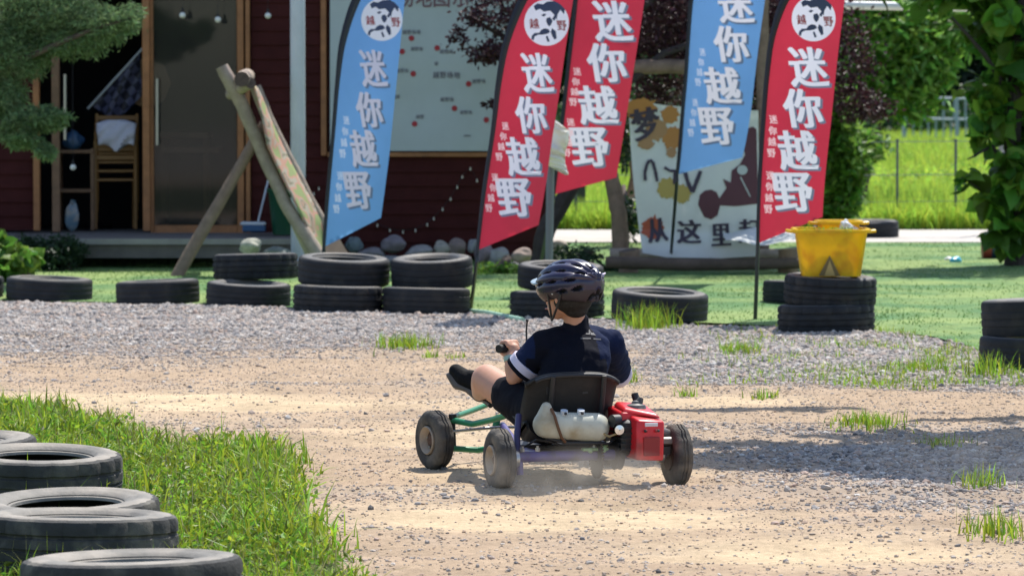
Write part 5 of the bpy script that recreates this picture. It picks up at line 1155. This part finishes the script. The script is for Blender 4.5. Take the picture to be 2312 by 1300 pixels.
# green front: upper wishbone and lower beam
def tw(P, r_, nm, m):
    w = MB(); w.tube([at(*p) for p in P], r_, 10); return w.build(nm, m, kart, True)
tw([(1020, 942, 15.5), (1062, 928, 15.72), (1118, 906, 15.9), (1180, 902, 16.0), (1260, 905, 15.9)], .011, 'upper_beam', M_grn)
tw([(1020, 948, 15.48), (1068, 957, 15.42), (1112, 947, 15.3), (1160, 932, 15.15), (1235, 928, 15.02)], .0125, 'upper_beam', M_grn)
tb_([(.27, .84, .235), (.15, .8, .23), (.05, .55, .24), (.02, .4, .24)], .011, 'upper_beam', M_grn)
tb_([(-.29, .84, .085), (-.18, .84, .075), (-.12, .78, .09), (-.10, .7, .12)], .012, 'lower_beam', M_grn)
tb_([(-.10, .84, .075), (.29, .84, .085)], .015, 'lower_beam', M_grn)
tb_([(-.10, .84, .20), (-.115, .83, .15), (-.10, .84, .075)], .014, 'front_post', M_grn); tb_([(.10, .84, .25), (.10, .84, .075)], .014, 'front_post', M_grn)
tb_([(-.30, .84, .15), (-.1, .82, .165), (.3, .84, .15)], .006, 'tie_rod', M_alu)
for s in (-1, 1):
    w = MB(); w.tube([K(.275*s, .85, .075), K(.28*s, .85, .205)], .010, 10); w.tube([K(.28*s, .85, .12), K(.33*s, .85, .1175)], .011, 10); w.tube([K(.28*s, .85, .195), K(.28*s, .85, .218)], .016, 10); w.build('kingpin', M_blk, kart, True)
# floor
w = MB(); w.box(K(0, .42, .118), (.34, .62, .008), RK); w.build('floor_pan', M_blk, kart)
# seat: bucket shell
def seatpt(a, t):
    # a: -1..1 across, t: 0 front edge of pan .. 1 top of back
    if t < .5:
        q = t/.5; f = .40-.30*q; z = .165+.035*(1-q)**2
    else:
        q = (t-.5)/.5; f = .10-.035*math.sin(q*1.57)*.2-.07*q; z = .165+.265*q
        if q < .12: f += .01
    wd = .155+.015*min(1, t*1.4); side = abs(a)**4
    lift = .075*side*(1 if t < .5 else .2); fw = .085*side*(0 if t < .5 else 1)*(1.15-.7*((t-.5)/.5))
    if t > .9: z -= .035*abs(a)**3*((t-.9)/.1)
    if t > .75: z -= .03*abs(a)**6*((t-.75)/.25)
    return (a*wd*1.06-.042, f+fw, z+lift)
w = MB(); NA, NT = 25, 40
G1 = [[K(*seatpt(a, t)) for a in np.linspace(-1, 1, NA)] for t in np.linspace(0, 1, NT)]
w.sheet(G1); st_o = w.build('seat', M_seat, kart, True); md = st_o.modifiers.new('s', 'SOLIDIFY'); md.thickness = .016; md.offset = -1
# seat back padding ribs on rear
w = MB()
for a in (-.62, .55): w.tube([K(a*.17-.03, .075-.065*q, .17+.25*q) for q in np.linspace(0, 1, 7)], .010, 8)
w.tube([K(*seatpt(a, .985))-kf*.012 for a in np.linspace(-.85, .85, 15)], .008, 8); w.build('seat_brace', M_blk, kart, True)
# fuel tank
tank = organic('fuel_tank', [[(K(-.175, -.02, .245), (.045, .045, .050)), (K(-.172, -.02, .302), (.022, .03, .028))], [(K(-.175, -.02, .245), (.048, .048, .05)), (K(-.10, -.025, .238), (.05, .05, .052)), (K(.018, -.025, .230), (.05, .05, .056)), (K(.036, -.025, .230), (.035, .045, .05))]], mat('tank_plastic', (.60, .60, .50), .45, var=.12, vscale=14, trans=.12, col2=(.42, .36, .24), c2scale=9, c2lo=.5, c2hi=.68), kart, .006, 3)
w = MB(); w.tube([K(-.16, -.045, .305), K(-.155, -.07, .28), K(-.145, -.078, .24), K(-.13, -.074, .20), K(-.11, -.055, .182)], .0055, 8); w.build('strap', mat('brown_strap', (.13, .06, .025), .7), tank, True)
w = MB()
for r_ in (-.11, -.045): w.tube([K(r_, -.04, .282), K(r_, -.045, .298)], .014, 12); 
w.build('cap', mat('tank_cap', (.55, .60, .66), .4), tank, True)
w = MB()
for r_ in (-.11, -.045): w.blob(K(r_, -.062, .287), .006, 1)
w.build('cap_hole', M_blk, tank, True)
# tank cradle
tb_([(-.17, -.02, .195), (-.10, -.05, .178), (.06, -.05, .172), (.10, -.02, .19)], .007, 'tank_cradle', M_blk)
# engine
eng = MB(); eng.box(K(.155, -.02, .195), (.10, .12, .13), RK, bev=.012)
for k in range(5): eng.box(K(.155, -.02, .15+k*.02), (.118, .135, .006), RK)
eng.tube([K(.10, -.05, .255), K(.07, -.06, .255)], .024, 14)
eng.box(K(.20, .0, .14), (.2, .12, .03), RK)
engine = eng.build('engine', M_blk, kart, True)
w = MB(); w.lathe([(0, .002), (0, .016), (.012, .018), (.014, .002)], K(.088, -.085, .225), -kf, 18); w.build('chrome_cap', mat('chrome', (.75, .75, .78), .2, metal=.9), engine, True)
def redbox(pts, nm, bev=.01):
    # pts: 4 bottom (r,f,z) + 4 top
    bm = bpy_b = MB(); w = MB(); w.add([K(*p) for p in pts], [(3, 2, 1, 0), (4, 5, 6, 7), (0, 1, 5, 4), (1, 2, 6, 5), (2, 3, 7, 6), (3, 0, 4, 7)]); o = w.build(nm, M_redp, engine, False)
    md = o.modifiers.new('b', 'BEVEL'); md.width = bev; md.segments = 3; o.data.polygons.foreach_set('use_smooth', [True]*6); return o
redbox([(.105, -.06, .185), (.20, -.06, .185), (.20, .10, .185), (.105, .10, .185), (.105, -.06, .285), (.20, -.06, .285), (.20, .10, .30), (.105, .10, .30)], 'engine_cover')
redbox([(.135, -.145, .115), (.245, -.145, .110), (.25, -.02, .11), (.135, -.02, .115), (.145, -.135, .262), (.252, -.135, .255), (.255, .0, .275), (.135, .0, .285)], 'fan_shroud')
redbox([(.115, -.05, .285), (.25, -.11, .262), (.25, .06, .285), (.12, .08, .30), (.125, -.04, .302), (.235, -.09, .280), (.235, .06, .31), (.13, .07, .318)], 'fuel_cover', .008)
w = MB()
for a, b in ((.175, .222), (.215, .222)): w.blob(K(a, -.146, b), (.006, .004, .006), 1)
w.box(K(.197, -.145, .165), (.062, .006, .07), RK, bev=.002); w.build('starter_screws', M_blk if False else mat('dull_red', (.26, .02, .02), .6), engine, True)
w = MB()
for a, b in ((.170, .223), (.222, .223)): w.blob(K(a, -.150, b), .0055, 1)
w.build('bolt_holes', M_blk, engine, True)
w = MB(); w.box(K(.195, -.147, .246), (.05, .004, .014), RK, bev=.001); w.box(K(.103, -.03, .245), (.004, .03, .05), RK, bev=.001); w.build('stickers', mat('sticker_white', (.66, .62, .66), .5), engine, True)
w = MB(); w.lathe([(0, .01), (0, .048), (.010, .050), (.018, .046), (.022, .040), (.036, .034), (.042, .018), (.050, .014), (.053, .003)], K(.185, .0, .272), UP, 26, closed=False); w.tube([K(.195, .0, .312), K(.205, .0, .334)], [.016, .010], 10)
w.build('air_filter', mat('filter_grey', (.05, .05, .05), .5, col2=(.2, .19, .17), c2scale=16, c2lo=.45, c2hi=.6), engine, True)
w = MB(); w.tube([K(.255, -.03, .215), K(.30, -.02, .20), K(.315, .02, .19)], .018, 12); w.box(K(.29, -.03, .175), (.06, .06, .03), RK, bev=.006); w.build('exhaust', mat('exhaust_grey', (.24, .22, .20), .5, metal=.4, var=.3), engine, True)
w = MB(); w.lathe([(-.012, .012), (-.012, .062), (0, .058), (.012, .062), (.012, .012)], K(.11, .0, .13), kr, 28); w.build('clutch', M_blk, engine, True)
w = MB(); w.blob(K(-.0, -.02, .145), .011, 1); w.blob(K(.045, -.03, .15), (.016, .012, .015), 2); w.blob(K(.058, -.03, .168), .010, 1); w.box(K(.02, -.01, .148), (.10, .03, .012), RK, bev=.003); w.build('chain_tensioner', mat('lime_metal', (.34, .52, .26), .35), kart, True)
w = MB(); w.lathe([(-.002, .02), (-.002, .075), (.002, .075), (.002, .02)], K(.03, 0, .118), kr, 40); w.build('sprocket', M_blk, kart, True)
tb_([(.02, .8, .15), (-.02, .6, .3), (-.06, .43, .47)], .011, 'steering_column', M_blk)
HB = [(-.212, .40, .50), (-.17, .43, .502), (-.12, .455, .495), (-.03, .46, .485), (.05, .455, .485), (.12, .43, .492), (.165, .40, .49)]
tb_(HB, .0095, 'handlebar', M_blk)
tb_([(-.232, .39, .50), (-.152, .437, .502)], .0165, 'grip', mat('grip_rubber', (.01, .01, .01), .7), 12); tb_([(.105, .437, .492), (.185, .39, .49)], .0165, 'grip', MATS['grip_rubber'], 12)
tb_([(-.10, .455, .50), (-.102, .455, .56), (-.10, .45, .60)], .0035, 'flag_whip', M_blk, 6); w = MB(); w.blob(K(-.10, .45, .602), .006, 1); w.build('whip_tip', M_blk, kart)
tb_([(-.17, .70, .26), (-.17, .86, .28), (.09, .86, .28), (.09, .7, .26)], .010, 'foot_rest', M_blk)
tb_([(-.20, .30, .30), (-.17, .16, .245), (-.16, .06, .235)], .0035, 'brake_cable', M_alu, 6)

M_hose = mat('black_hose', (.012, .012, .013), .5); M_clear = mat('fuel_hose', (.30, .22, .10), .3)
tb_([(.03, -.06, .215), (.055, -.075, .20), (.085, -.08, .21), (.10, -.06, .25), (.115, -.05, .285)], .0045, 'fuel_hose', M_clear, 8)
tb_([(.14, .06, .26), (.09, .12, .30), (.02, .18, .19), (-.06, .35, .15), (-.03, .42, .40), (.08, .44, .49)], .0035, 'throttle_cable', M_hose, 6)
tb_([(-.24, .03, .16), (-.21, -.02, .19), (-.17, -.03, .185), (-.12, -.02, .17)], .004, 'brake_hose', M_hose, 6)
w = MB(); N_ = 44
for k in range(N_):
    a = k/N_; 
    if a < .35: q = (.03, -.0+.26*a/.35*0+.0, 0)
    t_ = 2*math.pi*k/N_; c_ = K(.03, .0, .118) if math.cos(t_) > 0 else K(.03, .0, .118)
    w.box(K(.03, .077*math.cos(t_), .118+.077*math.sin(t_)), (.010, .006, .006), RK)
w.build('chain', mat('oily_chain', (.06, .045, .03), .5, metal=.6), kart)
for r_ in (-.26, -.2, .02, .2, .26):
    w = MB(); w.tube([K(r_, -.004, .145), K(r_, -.004, .158)], .009, 6); w.tube([K(r_, -.004, .155), K(r_, -.004, .166)], .005, 6); w.build('bolt', M_alu, kart)
for r_, f_ in ((.27, .84), (.10, .84)):
    w = MB(); w.tube([K(r_, f_, .255), K(r_, f_, .275)], .010, 6); w.build('bolt', M_alu, kart)
w = MB()
for a in (-.10, .04): w.box(K(a-.04, .045, .375), (.022, .004, .05), RK, bev=.001)
w.build('seat_bracket', M_blk, kart)
# ================================================================== RIDER
rider = thing('person', 'rider in dark T-shirt, black shorts and purple bicycle helmet, seated in the go-kart', 'person', K(-.03, .16, .17), KA)
M_skin = mat('skin', (.56, .30, .205), .55, spec=.35, var=.06, vscale=20)
M_shirt = mat('navy_shirt', (.006, .007, .014), .85, spec=.12, var=.25, vscale=14, bump=.35, bscale=26)
M_short = mat('black_shorts', (.008, .008, .012), .85, spec=.15, var=.2, bump=.35, bscale=30)
def P_(u, v, Y_): return at(u, v, Y_)
hip = K(-.03, .20, .25); chest = P_(1302, 810, 14.98); neckb = P_(1301, 742, 15.02); headc = P_(1284, 660, 14.98)
shL = P_(1228, 780, 15.0); shR = P_(1376, 776, 15.12); elL = P_(1161, 852, 15.04); haL = K(-.182, .42, .505)
elR = P_(1398, 858, 15.42); haR = K(.13, .425, .50)
hL = K(-.10, .20, .24); hR = K(.05, .20, .24); knL = P_(1100, 858, 15.24); anL = P_(1084, 886, 15.52); knR = K(.10, .50, .36); anR = K(.06, .80, .27)
wrL = haL+Vector((.006, -.035, -.036)); wrR = haR+Vector((.0, -.05, -.01))
hd = Vector((-math.sin(R(50)), math.cos(R(50)), -.08)).normalized()     # where the face looks
hs_ = Vector((math.cos(R(50)), math.sin(R(50)), 0))
chains = [
 [(hip, (.105, .085, .07)), (K(-.03, .17, .33), (.105, .078, .07)), (chest, (.12, .08, .07)), (P_(1302, 772, 15.02), (.115, .07, .05))],
 [(shL, .043), (shL.lerp(elL, .5), .038), (elL, .031)], [(elL, .031), (elL.lerp(wrL, .45), .031), (wrL, .0215)],
 [(shR, .043), (elR, .031)], [(elR, .031), (wrR, .022)],
 [(shL, .043), (P_(1300, 758, 15.04), .05), (shR, .043)],
 [(neckb, .043), (P_(1294, 700, 15.0), .040)],
 [(hL, .075), (hL.lerp(knL, .5), .069), (knL, .062)], [(knL, .062), (knL.lerp(anL, .35), .054), (anL, .033)],
 [(hR, .075), (knR, .052)], [(knR, .052), (knR.lerp(anR, .35), .048), (anR, .032)],
 # head: skull, face, jaw, nose, chin, ears
 [(headc+UP*.012-hd*.012, (.076, .080, .085)), (headc+hd*.02-UP*.005, (.068, .072, .085))],
 [(headc+hd*.045-UP*.05, (.045, .045, .045)), (headc+hd*.055-UP*.075, (.032, .032, .025))],
 [(headc+hd*.088-UP*.018, .009), (headc+hd*.098-UP*.034, .012)],
 [(headc+hd*.080-UP*.056, (.022, .022, .006)), (headc+hd*.082-UP*.058, (.022, .022, .006))],
]
for s in (-1, 1): chains.append([(headc-hd*.004+hs_*s*.076-UP*.012, (.012, .014, .020)), (headc-hd*.010+hs_*s*.084-UP*.022, (.008, .012, .020))])
# hands: palm, four curled fingers round the bar, thumb beneath
def hand(wr, bar_a, bar_b, side):
    a = K(*bar_a); b = K(*bar_b); ax = (b-a).normalized(); mid = (a+b)/2
    back = (wr-mid); back = (back-ax*back.dot(ax)).normalized(); up = ax.cross(back); up = up if up.z > 0 else -up
    ch = [[(wr, .0205), (mid+back*.028+up*.016, (.024, .022, .017)), (mid+back*.010+up*.022, (.022, .018, .012))]]
    for k, (o, l) in enumerate(zip((-.027, -.009, .009, .026), (1.0, 1.08, 1.0, .85))):
        c = mid+ax*o*side
        ch.append([(c+up*.023+back*.006, .0088), (c+up*.025*1-back*.012*l, .0084), (c+up*.006-back*.0255*l, .0078), (c-up*.014-back*.017*l, .0072), (c-up*.021-back*.002*l, .0066)])
    c = mid-ax*.03*side; ch.append([(mid+back*.030-ax*.014*side, .011), (c+back*.022-up*.012, .0095), (c-back*.002-up*.021, .008)])
    return ch
chains += hand(wrL, (-.206, .405, .50), (-.158, .433, .502), 1)+hand(wrR, (.105, .437, .492), (.155, .41, .49), -1)
body = organic('body', chains, M_skin, rider, .0052, 3)
M_skin.node_tree.nodes['Principled BSDF'].inputs['Subsurface Weight'].default_value = .12; M_skin.node_tree.nodes['Principled BSDF'].inputs['Subsurface Scale'].default_value = .012
M_eye = mat('eye_dark', (.03, .02, .02), .3)
w = MB()
for s in (-1, 1): w.blob(headc+hd*.079+hs_*s*.028-UP*.004, (.011, .011, .005), 1)
w.build('eyes', M_eye, body, True)
w = MB(); w.blob(headc+hd*.096-UP*.057, (.016, .016, .004), 2); w.build('mouth', mat('lip', (.40, .14, .12), .5), body, True)
hair = organic('hair', [[(headc-hd*.018-UP*.03, (.077, .077, .052)), (headc-hd*.03+UP*.02, (.074, .074, .07))], [(headc-hd*.035-UP*.068, (.046, .042, .03)), (headc-hd*.02-UP*.03, (.07, .06, .04))]], mat('black_hair', (.010, .008, .007), .7, var=.4, vscale=60, bump=.5, bscale=150), rider, .006, 2)
# clothes
M_band = mat('cuff_white', (.62, .58, .72), .7)
shirt = organic('t_shirt', [
 [(hip+UP*.01, (.118, .100, .06)), (K(-.03, .17, .34), (.121, .090, .07)), (chest+UP*.0, (.126, .088, .07)), (P_(1302, 775, 15.02), (.118, .078, .052))],
 [(shL, .052), (P_(1300, 762, 15.04), .054), (shR, .052)], [(neckb-UP*.012, .050), (neckb+UP*.022, .045)],
 [(shL, .056), (shL.lerp(elL, .35), .059), (shL.lerp(elL, .55), .058)], [(shR, .054), (shR.lerp(elR, .5), .054), (shR.lerp(elR, .8), .050)]], M_shirt, rider, .006, 3, None, .007)
shirt.data.materials[0] = mat('navy_sleeve', (.008, .015, .048), .85, spec=.12, var=.25, vscale=14, bump=.5, bscale=26); shirt.data.materials.append(M_shirt)
shirt.data.polygons.foreach_set('material_index', [1 if (abs(p.center.x-.01) < .112+.03*(p.center.z < .3)) else 0 for p in shirt.data.polygons])
dv = (elL-shL).normalized(); c0_ = shL.lerp(elL, .64)
w = MB(); w.lathe([(-.020, .054), (-.016, .0655), (.012, .065), (.015, .053)], c0_, dv, 30); w.build('cuff', M_band, shirt, True)
w = MB(); w.lathe([(.016, .050), (.017, .066), (.028, .064), (.028, .050)], c0_, dv, 30); w.build('cuff_edge', M_shirt, shirt, True)
dv = (elR-shR).normalized(); w = MB(); w.lathe([(-.020, .052), (-.016, .058), (.012, .0575), (.015, .051)], shR.lerp(elR, .8), dv, 30); w.build('cuff', M_band, shirt, True)
shorts = organic('shorts', [[(K(-.11, .20, .235), (.095, .095, .075)), (K(.05, .2, .235), (.095, .095, .075))], [(hL, .085), (hL.lerp(knL, .4), .080), (hL.lerp(knL, .60), .075)], [(hR, .085), (hR.lerp(knR, .5), .078), (hR.lerp(knR, .80), .070)]], M_short, rider, .006, 3, None, .006)
M_shoe = mat('shoe_black', (.007, .007, .008), .8, spec=.2, var=.3, vscale=25, bump=.3, bscale=60); M_sole = mat('shoe_sole', (.11, .095, .085), .7, var=.35, vscale=25)
heel = P_(1090, 898, 15.54); toe = P_(1020, 850, 15.62); fd = (toe-heel).normalized(); nu = Vector((.62, -.2, .75)); nu = (nu-fd*nu.dot(fd)).normalized()
def shoe(heel, toe, nu, an, lab):
    L_ = (toe-heel).length; fd = (toe-heel).normalized()
    tip = toe+nu*.028-fd*.004; ball = heel.lerp(toe, .68)
    o = organic('shoe', [[(heel+nu*.030, (.036, .036, .034)), (heel.lerp(toe, .35)+nu*.026, .033), (ball+nu*.022, .038), (tip, .029)], [(heel+nu*.045, .036), (an+(heel-an)*.15+nu*.012, .037)], [(heel.lerp(toe, .25)+nu*.060, .030), (heel.lerp(toe, .55)+nu*.042, .029), (ball+nu*.034, .026)], [(heel.lerp(toe, .30)+nu*.080, .020), (heel.lerp(toe, .5)+nu*.062, .014)]], M_shoe, rider, .006, 2, lab)
    so_ = organic('sole', [[(heel-nu*.004, (.033, .033, .014)), (heel.lerp(toe, .38)-nu*.001, (.027, .027, .012)), (ball-nu*.012, (.032, .032, .014)), (toe+nu*.006+fd*.004, (.024, .024, .012))]], M_sole, o, .006, 2); return o
shoe(heel, toe, nu, anL, 'left black shoe with grey sole, toe up')
h2 = K(.05, .80, .235); t2_ = K(.04, .90, .33); shoe(h2, t2_, Vector((0, -.6, .8)).normalized(), anR, 'right black shoe')
# wrist band
d_ = (haL-wrL).normalized(); d_ = (wrL-elL).normalized(); w = MB(); w.lathe([(-.010, .0225), (-.009, .0275), (.009, .0265), (.010, .0215)], wrL-d_*.006, d_, 24); w.build('wristband', mat('sage_band', (.28, .42, .38), .5), rider, True)
# shirt emblem: small grey peak with a line under it, high on the back
def onback(r, z): 
    c = P_(1345+r, 752+z, 14.9); return c
w = MB()
def surf(u, v):
    o = at(u, v, 14.0); d = (at(u, v, 15.0)-o).normalized(); inv = W(rider).inverted(); dg = None
    ok, loc, nrm, idx_ = shirt.ray_cast(inv @ o, (inv.to_3x3() @ d).normalized())
    return (W(rider) @ loc)-d*.0025 if ok else at(u, v, 14.9)
def patch(mb, P): mb.add([surf(u, v) for u, v in P], [tuple(range(len(P)))])
for P in ([(1322, 754), (1331, 743), (1334, 749), (1331, 755)], [(1333, 755), (1336, 745), (1342, 753), (1346, 757), (1339, 756)], [(1311, 762), (1334, 762), (1334, 765), (1311, 765)], [(1340, 763), (1357, 764), (1357, 767), (1340, 766)]): patch(w, P)
w.build('print', mat('shirt_print', (.11, .11, .12), .7), shirt)
# helmet
hel = thing('helmet', 'purple and black vented bicycle helmet worn by the rider', 'helmet', headc+UP*.03); 
bpy.data.objects.remove(hel)
w = MB(); NU, NV = 150, 76; hc = headc+UP*.022-hd*.002; vs = []; mi = []
tiltq = Matrix.Rotation(R(-9), 3, hs_)
slots = []
for lane, half in ((0, .12), (-.42, .11), (.42, .11), (-.85, .10), (.85, .10)):
    pass
VC = []
for fi, ys_v in ((0, (-.80, -.30, .22, .70)), (27, (-.60, -.08, .42)), (-27, (-.60, -.08, .42)), (54, (-.78, -.28, .22, .68)), (-54, (-.78, -.28, .22, .68)), (80, (-.55, -.02, .48)), (-80, (-.55, -.02, .48)), (104, (-.70, -.30)), (-104, (-.70, -.30)), (180, (-.93,)), (150, (-.85,)), (-150, (-.85,))):
    for yv in ys_v:
        a_ = R(fi); b_ = math.asin(yv); VC.append((Vector((math.sin(a_)*math.cos(b_), yv, math.cos(a_)*math.cos(b_))), Vector((-math.sin(a_)*math.sin(b_), math.cos(b_), -math.cos(a_)*math.sin(b_))), Vector((math.cos(a_), 0, -math.sin(a_)))))
def vent(x, y, z):
    d = 0; p = Vector((x, y, z))
    for c_, l_, q_ in VC:
        e_ = p-c_
        if e_.length > .4: continue
        d = max(d, 1-(e_.dot(l_)/.20)**2-(e_.dot(q_)/(.095-.03*e_.dot(l_)/.2))**2)
    return d
for i in range(NV+1):
    ph = R(90)-i/NV*R(124)
    for k in range(NU):
        th = 2*math.pi*k/NU; x = math.cos(ph)*math.sin(th); y = math.cos(ph)*math.cos(th); z = math.sin(ph)
        yy = y*1.16+(.12 if y < 0 and z < .3 else 0)*-abs(y); rad = .110
        ridge = -.0035*math.cos(2*math.pi*math.atan2(x, max(z, .05))/R(27))*min(1, max(0, z+.1)*3)*math.cos(ph)**.3
        v_ = vent(x, y, z); dep = .016*min(1, max(0, v_)*2.6)
        rr_ = rad+ridge-dep
        lo = 0
        zz = z*rr_*.84
        if z < 0: zz = z*rr_*(.72+.55*max(0, -y)); rr_ *= (1-.10*(-z))
        p = hs_*(x*rr_*1.0)+Vector((hd.x, hd.y, 0)).normalized()*(yy*rr_)+UP*zz
        p = tiltq @ p; vs.append(hc+p+UP*.004); mi.append(v_ > .14)
fs = []; fm = []
for i in range(NV):
    for k in range(NU):
        j = (k+1) % NU; q = (i*NU+k, (i+1)*NU+k, (i+1)*NU+j, i*NU+j); fs.append(q); zz = math.sin(R(90)-i/NV*R(124))
        fm.append(1 if (mi[q[0]] or mi[q[2]]) else (2 if zz < -.2 else 0))
base = len(w.v); w.v += [tuple(p) for p in vs]; w.f += fs; w.m += fm
M_hel = mat('helmet_purple', (.022, .018, .05), .25, spec=.6, var=.15, vscale=30, col2=(.06, .12, .17), c2scale=8, c2lo=.62, c2hi=.7)
helmet = w.build('helmet', [M_hel, mat('helmet_vent', (.006, .006, .008), .8), mat('helmet_rim', (.024, .017, .026), .45)], rider, True)
md = helmet.modifiers.new('s', 'SOLIDIFY'); md.thickness = .006; md.offset = -1
fwd = Vector((hd.x, hd.y, 0)).normalized()
w = MB(); g = []
for t in np.linspace(0, 1, 6): g.append([hc+fwd*(.118+.045*t)*math.cos(a)+hs_*(.105+.012*t)*math.sin(a)+UP*(.038-.012*t-.02*abs(math.sin(a))) for a in np.linspace(-1.0, 1.0, 16)])
w.sheet(g); v_ = w.build('visor', mat('visor_grey', (.34, .42, .46), .3), helmet, True); md = v_.modifiers.new('s', 'SOLIDIFY'); md.thickness = .005
w = MB(); e1 = headc-hs_*.090-fwd*.0
w.tube([hc-hs_*.104+fwd*.02-UP*.022, headc-hs_*.090+fwd*.018-UP*.05, headc-hs_*.045+fwd*.045-UP*.105], .0045, 6); w.tube([hc-hs_*.104-fwd*.045-UP*.022, headc-hs_*.092-fwd*.02-UP*.05, headc-hs_*.06+fwd*.03-UP*.10], .0045, 6); w.build('chin_strap', M_blk, helmet, True)
w = MB(); w.box(surf(1249, 661) if False else at(1249, 661, 14.90), (.016, .012, .016), Matrix.Rotation(R(50), 3, 'Z'), bev=.003); w.build('side_badge', mat('badge_pale', (.52, .50, .46), .5), helmet, True)
w = MB(); w.box(hc-fwd*.122+UP*.045+hs_*.045, (.045, .006, .007), Matrix.Rotation(R(50), 3, 'Z') @ Matrix.Rotation(R(-18), 3, 'Y'), bev=.002); w.build('rear_reflector', mat('reflector', (.85, .75, .88), .2), helmet, True)

# ---- dust thrown up behind the kart
def dust(c, r, dens, label):
    w = MB(); w.blob(c, r, 3, .12); m = bpy.data.materials.new('dust_volume'); m.use_nodes = True; nt = m.node_tree; nt.nodes.clear(); out = nd(nt, 'ShaderNodeOutputMaterial'); pv = nd(nt, 'ShaderNodeVolumePrincipled')
    pv.inputs['Color'].default_value = (.80, .70, .58, 1); pv.inputs['Anisotropy'].default_value = .2
    tc = nd(nt, 'ShaderNodeTexCoord'); ln = nd(nt, 'ShaderNodeVectorMath', operation='LENGTH'); mp = nd(nt, 'ShaderNodeMapping'); mp.inputs['Scale'].default_value = (1/r[0], 1/r[1], 1/r[2])
    nt.links.new(tc.outputs['Object'], mp.inputs[0]); nt.links.new(mp.outputs[0], ln.inputs[0]); mr = nd(nt, 'ShaderNodeMapRange'); mr.inputs[1].default_value = .95; mr.inputs[2].default_value = .0; mr.inputs[3].default_value = 0; mr.inputs[4].default_value = 1; nt.links.new(ln.outputs[1], mr.inputs[0])
    nz = nd(nt, 'ShaderNodeTexNoise'); nz.inputs['Scale'].default_value = 7; nt.links.new(tc.outputs['Object'], nz.inputs[0]); m2 = nd(nt, 'ShaderNodeMapRange'); m2.inputs[1].default_value = .4; m2.inputs[2].default_value = .7; nt.links.new(nz.outputs[0], m2.inputs[0])
    mu = nd(nt, 'ShaderNodeMath', operation='MULTIPLY'); nt.links.new(mr.outputs[0], mu.inputs[0]); nt.links.new(m2.outputs[0], mu.inputs[1]); mu2 = nd(nt, 'ShaderNodeMath', operation='MULTIPLY'); nt.links.new(mu.outputs[0], mu2.inputs[0]); mu2.inputs[1].default_value = dens
    nt.links.new(mu2.outputs[0], pv.inputs['Density']); nt.links.new(pv.outputs[0], out.inputs['Volume'])
    w.v = [tuple(Vector(p)-c) for p in w.v]; o = w.build('dust_cloud', m, None, True); o.location = c; tag(o, label, 'dust', kind='stuff')
dust(Vector((.22, 14.25, .10)), (.46, .40, .12), 3.6, 'thin dust puff rising behind the rear wheels')
dust(Vector((2.0, 14.6, .12)), (.9, .6, .16), .8, 'faint drift of dust hanging over the track at the right')
